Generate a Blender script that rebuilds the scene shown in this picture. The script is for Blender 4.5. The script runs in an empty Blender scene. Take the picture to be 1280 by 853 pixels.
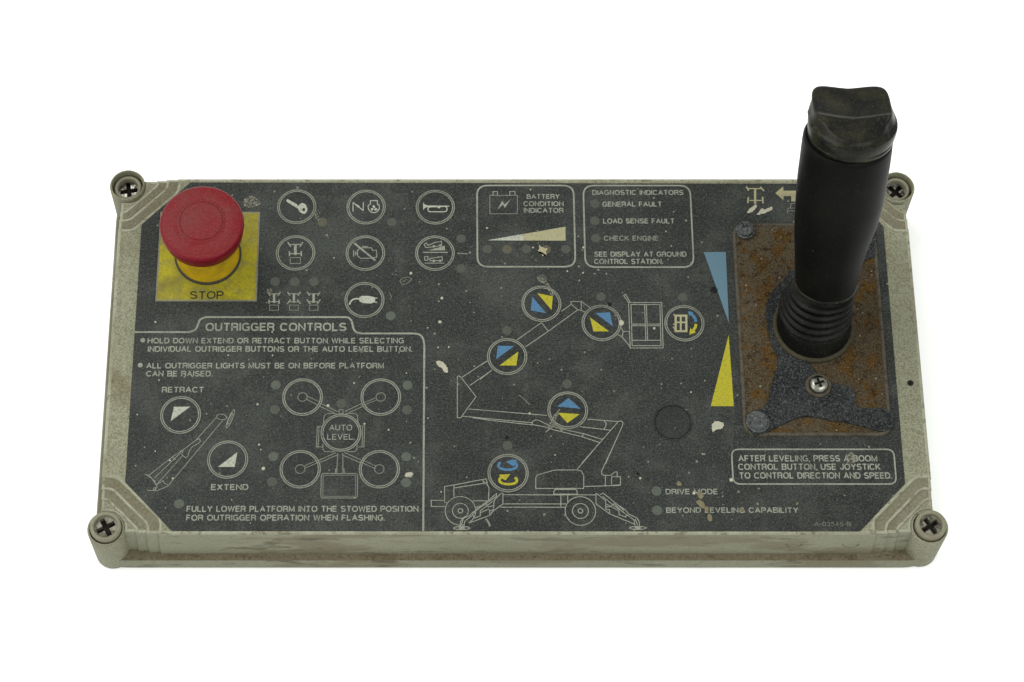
import bpy, bmesh, math, random
from mathutils import Vector, Matrix

random.seed(7)
S = bpy.context.scene
COL = S.collection

# ------------------------------------------------------------------ camera, world, lamps, exposure
F_PX = 2986.93            # focal length in pixels of the 1280 wide photograph
PITCH = 1.1378
CAM = Vector((-0.0297, 0.00542, 0.0)) - Vector((0, math.cos(PITCH), -math.sin(PITCH))) * 1.1652
SHIFT_PX = -74.23         # the photograph is cropped: the lens axis meets it left of its middle

cam_data = bpy.data.cameras.new("camera")
cam = bpy.data.objects.new("camera", cam_data)
COL.objects.link(cam)
cam.location = CAM
cam.rotation_euler = (math.pi / 2 - PITCH, 0, 0)
cam_data.sensor_width = 36.0
cam_data.lens = 36.0 * F_PX / 1280.0
cam_data.shift_x = -SHIFT_PX / 1280.0
cam_data.clip_start = 0.02
cam_data.clip_end = 60.0
S.camera = cam

world = bpy.data.worlds.new("World")
S.world = world
world.use_nodes = True
bg = world.node_tree.nodes["Background"]
bg.inputs[0].default_value = (0.97, 1.0, 0.96, 1)
bg.inputs[1].default_value = 0.78


def area_lamp(name, loc, target, size, watts, colour=(1, 1, 1)):
    d = bpy.data.lights.new(name, 'AREA')
    d.shape = 'SQUARE'
    d.size = size
    d.energy = watts
    d.color = colour
    o = bpy.data.objects.new(name, d)
    COL.objects.link(o)
    o.location = loc
    o.rotation_euler = (Vector(target) - Vector(loc)).to_track_quat('-Z', 'Y').to_euler()
    return o


area_lamp("softbox_key", (-0.75, 0.65, 1.55), (0, 0, 0), 1.1, 20.0, (1.0, 1.0, 0.97))
area_lamp("added_fill", (0.9, -0.8, 1.7), (0, 0, 0), 1.6, 24.0, (0.98, 1.0, 0.98))  # unseen fill, added to keep the tabletop white round the box
area_lamp("added_side_fill", (-1.5, -0.5, 1.1), (0, 0, 0), 1.4, 12.0)  # unseen side lamp, added to lift shadows on the tabletop

S.view_settings.view_transform = 'Standard'
S.view_settings.look = 'None'
S.view_settings.exposure = 0.0
S.view_settings.gamma = 1.0


# ------------------------------------------------------------------ measuring: photograph pixel -> point on the panel
def ray(px, py):
    f = Vector((0, math.cos(PITCH), -math.sin(PITCH)))
    u = Vector((0, math.sin(PITCH), math.cos(PITCH)))
    return Vector((1, 0, 0)) * ((px - SHIFT_PX - 640) / F_PX) - u * ((py - 426.5) / F_PX) + f


def P(px, py, z=0.0):
    d = ray(px, py)
    t = (z - CAM.z) / d.z
    return CAM + d * t


def scale_at(p):          # metres covered by one photograph pixel at a point
    f = Vector((0, math.cos(PITCH), -math.sin(PITCH)))
    return (p - CAM).dot(f) / F_PX


class View:               # an enlarged region of the photograph that was measured
    def __init__(s, x0, y0, x1, w):
        s.x0, s.y0, s.k = x0, y0, w / (x1 - x0)

    def __call__(s, u, v):
        return P(u / s.k + s.x0, v / s.k + s.y0)

    def px(s, u, v):
        return (u / s.k + s.x0, v / s.k + s.y0)


PXV = View(0, 0, 1280, 1280)

# ------------------------------------------------------------------ materials


def surf(name, base, rough=0.6, spec=0.2, layers=(), bump=None, metallic=0.0, coat=0.0, alpha=None):
    m = bpy.data.materials.new(name)
    m.use_nodes = True
    nt = m.node_tree
    N, L = nt.nodes, nt.links
    b = N["Principled BSDF"]
    geo = N.new("ShaderNodeNewGeometry")
    b.inputs["Roughness"].default_value = rough
    b.inputs["Specular IOR Level"].default_value = spec
    b.inputs["Metallic"].default_value = metallic
    b.inputs["Coat Weight"].default_value = coat
    cur = None
    rgb = N.new("ShaderNodeRGB")
    rgb.outputs[0].default_value = (*base, 1)
    cur = rgb.outputs[0]
    for i, ly in enumerate(layers):
        kind, scale, lo, hi, colr, amt = ly[:6]
        mp = N.new("ShaderNodeMapping")
        mp.inputs["Location"].default_value = (3.1 * i + 0.7, 1.7 * i, 0.9 * i)
        if len(ly) > 6:
            mp.inputs["Scale"].default_value = ly[6]
        L.new(geo.outputs["Position"], mp.inputs["Vector"])
        mr = N.new("ShaderNodeMapRange")
        mr.inputs["From Min"].default_value = lo
        mr.inputs["From Max"].default_value = hi
        mr.inputs["To Max"].default_value = amt
        if kind == 'noise':
            t = N.new("ShaderNodeTexNoise")
            t.inputs["Scale"].default_value = scale
            t.inputs["Detail"].default_value = 5 if scale < 400 else 2
            t.inputs["Roughness"].default_value = 0.62
            L.new(mp.outputs[0], t.inputs["Vector"])
            L.new(t.outputs["Fac"], mr.inputs["Value"])
            fac = mr.outputs[0]
        elif kind == 'rampx':   # colour blended in along the box
            sx_ = N.new("ShaderNodeSeparateXYZ")
            L.new(geo.outputs["Position"], sx_.inputs[0])
            L.new(sx_.outputs[0], mr.inputs["Value"])
            fac = mr.outputs[0]
        else:             # scattered round flecks: lo = share of cells that carry one, hi = radius in cells
            t = N.new("ShaderNodeTexVoronoi")
            t.inputs["Scale"].default_value = scale
            L.new(mp.outputs[0], t.inputs["Vector"])
            sep = N.new("ShaderNodeSeparateColor")
            L.new(t.outputs["Color"], sep.inputs[0])
            # radius differs from fleck to fleck
            rad = N.new("ShaderNodeMath"); rad.operation = 'MULTIPLY'
            L.new(sep.outputs[1], rad.inputs[0]); rad.inputs[1].default_value = hi
            sub = N.new("ShaderNodeMath"); sub.operation = 'LESS_THAN'
            L.new(t.outputs["Distance"], sub.inputs[0]); L.new(rad.outputs[0], sub.inputs[1])
            th = N.new("ShaderNodeMath"); th.operation = 'LESS_THAN'
            L.new(sep.outputs[0], th.inputs[0]); th.inputs[1].default_value = lo
            mu = N.new("ShaderNodeMath"); mu.operation = 'MULTIPLY'
            L.new(sub.outputs[0], mu.inputs[0]); L.new(th.outputs[0], mu.inputs[1])
            m2 = N.new("ShaderNodeMath"); m2.operation = 'MULTIPLY'
            L.new(mu.outputs[0], m2.inputs[0]); m2.inputs[1].default_value = amt
            fac = m2.outputs[0]
        mix = N.new("ShaderNodeMix")
        mix.data_type = 'RGBA'
        L.new(fac, mix.inputs["Factor"])
        L.new(cur, mix.inputs["A"])
        mix.inputs["B"].default_value = (*colr, 1)
        cur = mix.outputs["Result"]
    L.new(cur, b.inputs["Base Color"])
    if alpha:             # a thin deposit with gaps that show what it lies on
        t = N.new("ShaderNodeTexNoise")
        t.inputs["Scale"].default_value = alpha[0]
        L.new(geo.outputs["Position"], t.inputs["Vector"])
        mr = N.new("ShaderNodeMapRange")
        mr.inputs["From Min"].default_value, mr.inputs["From Max"].default_value = alpha[1:]
        L.new(t.outputs["Fac"], mr.inputs["Value"])
        L.new(mr.outputs[0], b.inputs["Alpha"])
    if bump:
        t = N.new("ShaderNodeTexNoise")
        t.inputs["Scale"].default_value = bump[0]
        t.inputs["Detail"].default_value = 3
        L.new(geo.outputs["Position"], t.inputs["Vector"])
        bp = N.new("ShaderNodeBump")
        bp.inputs["Strength"].default_value = bump[1]
        bp.inputs["Distance"].default_value = bump[2] if len(bump) > 2 else 0.0005
        L.new(t.outputs["Fac"], bp.inputs["Height"])
        L.new(bp.outputs[0], b.inputs["Normal"])
    return m


BLK = (0.0105, 0.0118, 0.0116)
DUST = (0.066, 0.070, 0.058)
FILM = [('noise', 11, 0.36, 0.66, (0.019, 0.0215, 0.0205), 0.85),
        ('noise', 26, 0.50, 0.66, (0.036, 0.040, 0.036), 0.6),
        ('noise', 48, 0.53, 0.68, (0.044, 0.047, 0.042), 0.5),
        ('noise', 95, 0.56, 0.74, (0.052, 0.054, 0.047), 0.40),
        ('noise', 60, 0.60, 0.72, (0.066, 0.068, 0.060), 0.35, (1.0, 0.25, 1.0)),
        ('noise', 1500, 0.49, 0.66, DUST, 0.62),
        ('noise', 640, 0.57, 0.70, (0.085, 0.086, 0.072), 0.36),
        ('noise', 1000, 0.54, 0.66, (0.004, 0.0042, 0.0042), 0.72),
        ('fleck', 520, 0.06, 0.32, (0.16, 0.16, 0.13), 0.75),
        ('fleck', 240, 0.012, 0.09, (0.20, 0.20, 0.17), 0.8)]
GRIME = [('noise', 1100, 0.50, 0.68, (0.05, 0.052, 0.046), 0.55),
         ('noise', 60, 0.48, 0.72, (0.06, 0.062, 0.052), 0.45)]
M = {}
M['film'] = surf('dusty_black_film', BLK, 0.55, 0.12, FILM, (900, 0.25, 0.0001))
M['button'] = surf('black_button_film', (0.010, 0.0112, 0.0112), 0.5, 0.12,
                   [(l[0], l[1], l[2], l[3], l[4], l[5] * 0.62) for l in FILM], (900, 0.2, 0.0001))
M['ink'] = surf('worn_cream_ink', (0.195, 0.200, 0.164), 0.6, 0.1, GRIME)
M['ink_dull'] = surf('faded_cream_ink', (0.145, 0.148, 0.120), 0.6, 0.1, GRIME)
M['ink_bright'] = surf('bright_cream_ink', (0.28, 0.285, 0.235), 0.6, 0.1, GRIME[:1])
M['ink_sand'] = surf('sandy_cream_ink', (0.24, 0.225, 0.135), 0.6, 0.1,
                     [('noise', 90, 0.5, 0.7, (0.17, 0.145, 0.085), 0.6), ('noise', 1000, 0.55, 0.7, (0.1, 0.09, 0.06), 0.5)])
M['ink_black'] = surf('black_ink', (0.02, 0.02, 0.016), 0.6, 0.1, [('noise', 900, 0.55, 0.75, (0.10, 0.095, 0.03), 0.5)])
M['blue'] = surf('blue_ink', (0.050, 0.120, 0.205), 0.6, 0.1, [('noise', 1000, 0.5, 0.7, (0.03, 0.06, 0.09), 0.55)])
M['blue_pale'] = surf('faded_blue_ink', (0.070, 0.128, 0.165), 0.6, 0.1, [('noise', 1000, 0.5, 0.75, (0.12, 0.14, 0.14), 0.5)])
M['yellow'] = surf('yellow_ink', (0.27, 0.245, 0.018), 0.6, 0.1, [('noise', 1000, 0.5, 0.7, (0.12, 0.11, 0.02), 0.6)])
M['stop_yellow'] = surf('grimy_yellow_film', (0.27, 0.232, 0.012), 0.55, 0.1,
                        [('noise', 45, 0.45, 0.70, (0.105, 0.095, 0.022), 0.85), ('noise', 160, 0.5, 0.7, (0.15, 0.135, 0.055), 0.7),
                         ('noise', 70, 0.60, 0.70, (0.34, 0.30, 0.012), 0.6), ('noise', 1200, 0.50, 0.68, (0.10, 0.09, 0.02), 0.55)])
M['stop_edge'] = surf('grey_label_edge', (0.15, 0.145, 0.10), 0.6, 0.1, GRIME)
M['red_side'] = surf('clean_red_plastic', (0.120, 0.0025, 0.0085), 0.4, 0.14, [('noise', 90, 0.5, 0.75, (0.10, 0.008, 0.012), 0.6), ('noise', 900, 0.6, 0.75, (0.16, 0.03, 0.03), 0.4)], (700, 0.15, 0.0002))
M['collar'] = surf('scuffed_yellow_plastic', (0.42, 0.27, 0.008), 0.5, 0.15,
                   [('noise', 90, 0.45, 0.65, (0.24, 0.15, 0.012), 0.7), ('noise', 800, 0.55, 0.75, (0.12, 0.08, 0.02), 0.4)], (500, 0.2, 0.0002))
M['red'] = surf('dusty_red_plastic', (0.128, 0.0060, 0.0090), 0.5, 0.12,
                [('noise', 40, 0.42, 0.68, (0.104, 0.024, 0.021), 0.7), ('noise', 1200, 0.50, 0.68, (0.125, 0.056, 0.046), 0.42), ('noise', 800, 0.56, 0.68, (0.085, 0.004, 0.007), 0.6),
                 ('fleck', 150, 0.05, 0.10, (0.42, 0.36, 0.32), 0.8)], (900, 0.2, 0.0002))
M['dark_ring'] = surf('dark_contact_shade', (0.030, 0.028, 0.018), 0.6, 0.15, [('noise', 700, 0.5, 0.7, (0.05, 0.048, 0.035), 0.5)])  # colour of the painted contact shade under the stop button
CASE = (0.184, 0.183, 0.125)
M['case'] = surf('grimy_grey_green_paint', CASE, 0.6, 0.15,
                 [('noise', 18, 0.44, 0.70, (0.135, 0.130, 0.085), 0.7),
                  ('noise', 30, 0.56, 0.70, (0.100, 0.078, 0.040), 0.8),
                  ('noise', 1400, 0.46, 0.62, (0.072, 0.068, 0.040), 0.72),
                  ('noise', 1900, 0.54, 0.68, (0.27, 0.275, 0.21), 0.6),
                 ('noise', 330, 0.58, 0.68, (0.10, 0.094, 0.060), 0.5),
                  ('fleck', 190, 0.12, 0.22, (0.08, 0.065, 0.04), 0.7)], (800, 0.35, 0.0003))
M['case_front'] = surf('worn_grey_wall_paint', (0.165, 0.167, 0.116), 0.55, 0.15,
                 [('noise', 24, 0.50, 0.57, (0.108, 0.094, 0.056), 0.8, (0.45, 1, 1.6)),
                  ('noise', 120, 0.57, 0.64, (0.062, 0.050, 0.032), 0.8, (0.35, 1, 1.6)),
                 ('noise', 9, 0.45, 0.65, (0.135, 0.134, 0.092), 0.7),
                  ('noise', 800, 0.5, 0.7, (0.095, 0.092, 0.062), 0.6)], (700, 0.3, 0.0003))
M['ledge'] = surf('brown_dirt_on_ledge', (0.112, 0.096, 0.062), 0.8, 0.05,
                  [('noise', 60, 0.5, 0.7, (0.062, 0.044, 0.024), 0.75), ('noise', 900, 0.48, 0.68, (0.17, 0.15, 0.10), 0.6),
                   ('noise', 500, 0.55, 0.7, (0.05, 0.036, 0.02), 0.6)], (700, 0.5, 0.0004))
M['edge'] = surf('worn_highlight_edge', (0.240, 0.240, 0.178), 0.55, 0.15,  # paler worn paint, with the rim's highlight put into the colour
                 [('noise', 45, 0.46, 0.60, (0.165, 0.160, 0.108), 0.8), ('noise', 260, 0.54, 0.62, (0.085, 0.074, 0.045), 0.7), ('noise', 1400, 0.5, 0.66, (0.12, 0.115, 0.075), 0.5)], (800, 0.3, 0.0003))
M['step'] = surf('dirty_step_paint', (0.140, 0.135, 0.092), 0.65, 0.1,
                 [('noise', 16, 0.42, 0.62, (0.102, 0.088, 0.055), 0.7), ('noise', 800, 0.48, 0.68, (0.065, 0.060, 0.038), 0.6),
                  ('noise', 1200, 0.56, 0.72, (0.28, 0.28, 0.22), 0.4)], (700, 0.35, 0.0003))
M['screw_plastic'] = surf('grimy_screw_plastic', (0.165, 0.160, 0.112), 0.55, 0.15,
                          [('noise', 90, 0.45, 0.68, (0.12, 0.10, 0.065), 0.7), ('noise', 800, 0.5, 0.7, (0.11, 0.10, 0.07), 0.5)], (600, 0.3, 0.0003))
M['screw_dirty'] = surf('tarnished_metal', (0.175, 0.170, 0.130), 0.5, 0.25, [('noise', 320, 0.44, 0.60, (0.035, 0.029, 0.018), 0.9), ('noise', 900, 0.55, 0.7, (0.2, 0.19, 0.15), 0.5)], (500, 0.6, 0.0005), 0.2)
M['steel'] = surf('bright_steel', (0.24, 0.235, 0.205), 0.27, 0.5, [('noise', 500, 0.52, 0.66, (0.07, 0.06, 0.04), 0.7)], (220, 0.35, 0.0008), 1.0)
M['steel_sunk'] = surf('shaded_dirty_steel', (0.24, 0.235, 0.205), 0.3, 0.5, [('noise', 350, 0.46, 0.58, (0.03, 0.027, 0.018), 0.95)], (300, 0.6, 0.0012), 0.9)  # dirt blotches, plus the deep recess's shade put into the steel colour
M['pit'] = surf('dark_slot_floor', (0.012, 0.011, 0.009), 0.8, 0.05, [('noise', 600, 0.5, 0.7, (0.035, 0.03, 0.02), 0.5)])  # near-black floor of the cross slots
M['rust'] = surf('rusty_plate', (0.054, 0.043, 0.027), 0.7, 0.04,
                 [('rampx', 0, 0.135, 0.185, (0.031, 0.021, 0.011), 0.75),  # browner rust to the right, with the joystick's shade painted in
                  ('noise', 20, 0.42, 0.62, (0.036, 0.024, 0.012), 0.8),
                  ('noise', 105, 0.515, 0.590, (0.052, 0.025, 0.0035), 0.92),
                  ('noise', 210, 0.55, 0.63, (0.020, 0.0105, 0.0035), 0.9),
                  ('noise', 1500, 0.51, 0.66, (0.108, 0.094, 0.064), 0.52),
                  ('noise', 900, 0.53, 0.66, (0.010, 0.0075, 0.0045), 0.7),
                  ('fleck', 480, 0.16, 0.28, (0.18, 0.162, 0.12), 0.7)], (900, 0.5, 0.0003))
M['rust_edge'] = surf('brown_plate_edge', (0.058, 0.050, 0.036), 0.7, 0.1, [('noise', 300, 0.45, 0.65, (0.03, 0.022, 0.014), 0.8), ('noise', 1000, 0.5, 0.7, (0.09, 0.085, 0.065), 0.5)])
M['gasket'] = surf('weathered_gasket', (0.013, 0.0145, 0.015), 0.75, 0.05,
                   [('noise', 42, 0.45, 0.66, (0.027, 0.029, 0.029), 0.8), ('noise', 1500, 0.52, 0.66, (0.100, 0.104, 0.100), 0.55),
                    ('noise', 750, 0.52, 0.66, (0.004, 0.0045, 0.005), 0.8)], (1000, 0.4, 0.0003))
M['crust'] = surf('crusted_screw_head', (0.050, 0.054, 0.054), 0.7, 0.1,
                  [('noise', 260, 0.48, 0.62, (0.014, 0.015, 0.015), 0.85), ('noise', 1100, 0.52, 0.66, (0.16, 0.165, 0.155), 0.6)], (700, 0.6, 0.0005))
M['rubber'] = surf('black_rubber', (0.0030, 0.0031, 0.0027), 0.46, 0.05,
                   [('noise', 28, 0.48, 0.68, (0.0058, 0.0058, 0.0047), 0.75), ('noise', 520, 0.60, 0.70, (0.012, 0.012, 0.010), 0.4), ('fleck', 240, 0.03, 0.16, (0.04, 0.04, 0.034), 0.8)], (1100, 0.4, 0.0002))
M['boot'] = surf('dusty_rubber_boot', (0.0030, 0.0030, 0.0026), 0.42, 0.11,
                 [('noise', 70, 0.50, 0.74, (0.012, 0.0115, 0.0085), 0.7), ('noise', 900, 0.6, 0.75, (0.04, 0.038, 0.030), 0.5),
                  ('fleck', 300, 0.05, 0.2, (0.12, 0.115, 0.09), 0.8)], (700, 0.3, 0.0003))
M['boot_rim'] = surf('dusty_boot_rim', (0.040, 0.034, 0.020), 0.65, 0.1, [('noise', 400, 0.45, 0.7, (0.018, 0.016, 0.011), 0.7)])
M['cap_black'] = surf('black_cap_plastic', (0.0042, 0.0045, 0.0040), 0.32, 0.12,
                      [('noise', 80, 0.46, 0.70, (0.020, 0.018, 0.009), 0.85), ('noise', 900, 0.58, 0.7, (0.05, 0.046, 0.028), 0.5), ('fleck', 300, 0.08, 0.2, (0.085, 0.068, 0.04), 0.7)], (600, 0.25, 0.0003))
M['lamp_green'] = surf('dim_green_window', (0.060, 0.069, 0.054), 0.5, 0.12, [('noise', 1100, 0.5, 0.7, (0.072, 0.08, 0.066), 0.6), ('noise', 900, 0.55, 0.7, (0.012, 0.013, 0.012), 0.5)])
M['lamp_grey'] = surf('dim_grey_window', (0.047, 0.050, 0.041), 0.5, 0.12, [('noise', 1100, 0.5, 0.7, (0.075, 0.075, 0.06), 0.6), ('noise', 900, 0.55, 0.7, (0.012, 0.013, 0.012), 0.5)])
M['lamp_brown'] = surf('dim_brown_window', (0.062, 0.058, 0.038), 0.5, 0.12, [('noise', 1100, 0.5, 0.7, (0.08, 0.074, 0.05), 0.6), ('noise', 900, 0.55, 0.7, (0.012, 0.013, 0.012), 0.5)])
M['blob'] = surf('cream_paint_drop', (0.29, 0.28, 0.215), 0.6, 0.15, [('noise', 500, 0.5, 0.7, (0.17, 0.155, 0.105), 0.5)])
M['blob_brown'] = surf('brown_mud_drop', (0.135, 0.120, 0.075), 0.7, 0.1, [('noise', 400, 0.45, 0.7, (0.09, 0.07, 0.035), 0.7)])
M['smear'] = surf('thin_mud_smear', (0.165, 0.162, 0.128), 0.7, 0.08, [('noise', 400, 0.45, 0.7, (0.10, 0.092, 0.062), 0.7)], alpha=(1100, 0.38, 0.62))
M['hole'] = surf('dark_hole', (0.008, 0.0085, 0.008), 0.8, 0.05, [('noise', 900, 0.5, 0.7, (0.04, 0.042, 0.04), 0.5)])
M['white'] = surf('white_tabletop_paint', (0.97, 0.97, 0.97), 0.9, 0.0)

# ------------------------------------------------------------------ object helpers
BASE_Z = -0.034
root = bpy.data.objects.new("control_box", None)
COL.objects.link(root)
root.location = (0, 0, BASE_Z)
root.empty_display_size = 0.05
root["label"] = "dirty grey green machine control box with black printed panel, red stop button and black joystick"
root["category"] = "control box"


def obj(name, bm, mat, parent=None, label=None, smooth=False, origin=None, normals=True):
    if normals:
        bmesh.ops.recalc_face_normals(bm, faces=bm.faces[:])
    me = bpy.data.meshes.new(name)
    if origin is not None:
        bmesh.ops.translate(bm, verts=bm.verts[:], vec=-origin)
    bm.to_mesh(me)
    bm.free()
    for m in (mat if isinstance(mat, (list, tuple)) else [mat]):
        me.materials.append(m)
    if smooth:
        for p in me.polygons:
            p.use_smooth = True
    return link(name, me, parent, origin, label)


def world_of(o):
    w = Vector((0, 0, 0))
    while o is not None:
        w += o.location
        o = o.parent
    return w


def link(name, me, parent=None, origin=None, label=None):
    o = bpy.data.objects.new(name, me)
    COL.objects.link(o)
    o.parent = parent
    o.location = (origin if origin is not None else Vector((0, 0, 0))) - world_of(parent)
    if label:
        o["label"] = label
    return o


def auto_smooth(o, deg=35):
    me = o.data
    for p in me.polygons:
        p.use_smooth = True
    me.set_sharp_from_angle(angle=math.radians(deg))


# -- flat printing: everything lies a fraction of a millimetre over the film
PRINT_Z = 0.00012


class Ink:
    def __init__(s, z=PRINT_Z):
        s.bm = bmesh.new()
        s.z = z
        s.n = 0

    def _z(s):
        s.n += 1
        return s.z + (s.n % 14) * 0.000006

    def poly(s, pts):
        z = s._z()
        vs = [s.bm.verts.new((p[0], p[1], z)) for p in pts]
        f = s.bm.faces.new(vs)
        f.normal_update()
        if f.normal.z < 0:
            f.normal_flip()
        return f

    def line(s, pts, w, closed=False):
        z = s._z()
        p = [Vector((q[0], q[1])) for q in pts]
        p = [q for i, q in enumerate(p) if i == 0 or (q - p[i - 1]).length > 1e-6]
        n = len(p)
        if n < 2:
            return
        L, R = [], []
        for i in range(n):
            a = p[i - 1] if (i > 0 or closed) else None
            b = p[(i + 1) % n] if (i < n - 1 or closed) else None
            d1 = (p[i] - a).normalized() if a is not None else None
            d2 = (b - p[i]).normalized() if b is not None else None
            if d1 is None:
                d1 = d2
            if d2 is None:
                d2 = d1
            n1 = Vector((-d1.y, d1.x))
            n2 = Vector((-d2.y, d2.x))
            m = n1 + n2
            if m.length < 0.3:
                m = n1
            m.normalize()
            k = min(1.0 / max(m.dot(n1), 0.4), 2.0)
            e = m * (w * 0.5 * k)
            L.append(s.bm.verts.new((p[i].x + e.x, p[i].y + e.y, z)))
            R.append(s.bm.verts.new((p[i].x - e.x, p[i].y - e.y, z)))
        for i in range(n if closed else n - 1):
            j = (i + 1) % n
            s.bm.faces.new((R[i], R[j], L[j], L[i]))

    def ring(s, c, r, w, n=56):
        s.line([(c[0] + r * math.cos(t), c[1] + r * math.sin(t)) for t in [2 * math.pi * i / n for i in range(n)]], w, True)

    def disc(s, c, rx, ry=None, rot=0.0, n=24, wobble=0.0):
        ry = ry or rx
        pts = []
        for i in range(n):
            t = 2 * math.pi * i / n
            k = 1 + random.uniform(-wobble, wobble)
            x, y = rx * k * math.cos(t), ry * k * math.sin(t)
            pts.append((c[0] + x * math.cos(rot) - y * math.sin(rot), c[1] + x * math.sin(rot) + y * math.cos(rot)))
        s.poly(pts)

    def ell(s, c, rx, ry, w, rot=0.0, n=36):
        pts = []
        for i in range(n):
            t = 2 * math.pi * i / n
            x, y = rx * math.cos(t), ry * math.sin(t)
            pts.append((c[0] + x * math.cos(rot) - y * math.sin(rot), c[1] + x * math.sin(rot) + y * math.cos(rot)))
        s.line(pts, w, True)

    def strokes(s, view, lists, w, closed=False):
        for l in lists:
            s.line([view(*q) for q in l], w, closed)

    def polys(s, view, lists):
        for l in lists:
            s.poly([view(*q) for q in l])

    def obj(s, name, mat, parent, label=None, origin=None):
        return obj(name, s.bm, mat, parent, label, origin=origin, normals=False)


def smooth_path(pts, sub=6):          # Catmull-Rom through measured points
    out = []
    p = [Vector((q[0], q[1])) for q in pts]
    n = len(p)
    for i in range(n - 1):
        a, b, c, d = p[max(i - 1, 0)], p[i], p[i + 1], p[min(i + 2, n - 1)]
        for k in range(sub):
            t = k / sub
            out.append(0.5 * ((2 * b) + (c - a) * t + (2 * a - 5 * b + 4 * c - d) * t * t + (3 * b - a - 3 * c + d) * t ** 3))
    out.append(p[-1])
    return out


def fillet(pts, r, n=6, closed=True):
    """rounds the corners of a polygon; r is one radius or one per corner"""
    out = []
    m = len(pts)
    for i in range(m):
        p = Vector(pts[i][:2])
        rr = r[i] if isinstance(r, (list, tuple)) else r
        if (not closed and i in (0, m - 1)) or rr <= 0:
            out.append(p)
            continue
        a, b = Vector(pts[i - 1][:2]), Vector(pts[(i + 1) % m][:2])
        d1, d2 = (a - p).normalized(), (b - p).normalized()
        ang = d1.angle(d2)
        t = min(rr / math.tan(ang / 2), 0.49 * (a - p).length, 0.49 * (b - p).length)
        p1, p2 = p + d1 * t, p + d2 * t
        for k in range(n + 1):
            s = k / n
            out.append((1 - s) ** 2 * p1 + 2 * s * (1 - s) * p + s * s * p2)
    return out


def offset(pts, d):
    """moves a counter-clockwise outline outwards by d"""
    p = [Vector(q[:2]) for q in pts]
    n = len(p)
    out = []
    for i in range(n):
        d1 = (p[i] - p[i - 1]).normalized()
        d2 = (p[(i + 1) % n] - p[i]).normalized()
        n1, n2 = Vector((d1.y, -d1.x)), Vector((d2.y, -d2.x))
        m = (n1 + n2).normalized()
        out.append(p[i] + m * (d / max(m.dot(n1), 0.5)))
    return out


def circle(c, r, n=40):
    return [Vector((c[0] + r * math.cos(2 * math.pi * i / n), c[1] + r * math.sin(2 * math.pi * i / n))) for i in range(n)]


def loft(bm, loops, cap_top=True, cap_bot=False, mats=None):
    """loops: list of (points, z) with equal counts, from the bottom up"""
    rows = [[bm.verts.new((p[0], p[1], z)) for p in pts] for pts, z in loops]
    n = len(rows[0])
    for k in range(len(rows) - 1):
        for i in range(n):
            j = (i + 1) % n
            f = bm.faces.new((rows[k][i], rows[k][j], rows[k + 1][j], rows[k + 1][i]))
            if mats:
                f.material_index = mats[k]
    if cap_top:
        f = bm.faces.new(rows[-1])
        if mats:
            f.material_index = mats[len(rows) - 1]
    if cap_bot:
        bm.faces.new(rows[0][::-1])
    return rows


def lathe(bm, prof, c, n=56, closed_top=True, closed_bot=False):
    """prof: (radius, z) from bottom to top round a vertical axis at c"""
    loops = [(circle(c, max(r, 1e-5), n), z) for r, z in prof]
    return loft(bm, loops, closed_top, closed_bot)


def plate(bm, outer, holes, z1, z0):
    """flat plate with holes, its walls going down to z0"""
    edges = []
    for lp in [outer] + holes:
        vs = [bm.verts.new((p[0], p[1], z1)) for p in lp]
        lo = [bm.verts.new((p[0], p[1], z0)) for p in lp]
        for i in range(len(vs)):
            j = (i + 1) % len(vs)
            f = bm.faces.new((vs[i], vs[j], lo[j], lo[i]))
            edges.append(bm.edges.get((vs[i], vs[j])))
    bmesh.ops.triangle_fill(bm, use_beauty=True, use_dissolve=False, edges=edges)


def cross_outline(c, arm, half, rot):
    pts = [(arm, -half), (arm, half), (half, half), (half, arm), (-half, arm), (-half, half),
           (-arm, half), (-arm, -half), (-half, -half), (-half, -arm), (half, -arm), (half, -half)]
    return [Vector((c[0] + x * math.cos(rot) - y * math.sin(rot), c[1] + x * math.sin(rot) + y * math.cos(rot))) for x, y in pts]


def arc(cx, cy, rx, ry, a0, a1, n=12, p=2.35):
    """part of a rounded oval, angles in degrees, squarer than an ellipse as in broad sans lettering"""
    out = []
    for i in range(n + 1):
        t = math.radians(a0 + (a1 - a0) * i / n)
        c_, s_ = math.cos(t), math.sin(t)
        out.append((cx + rx * math.copysign(abs(c_) ** (2 / p), c_), cy + ry * math.copysign(abs(s_) ** (2 / p), s_)))
    return out


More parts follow.
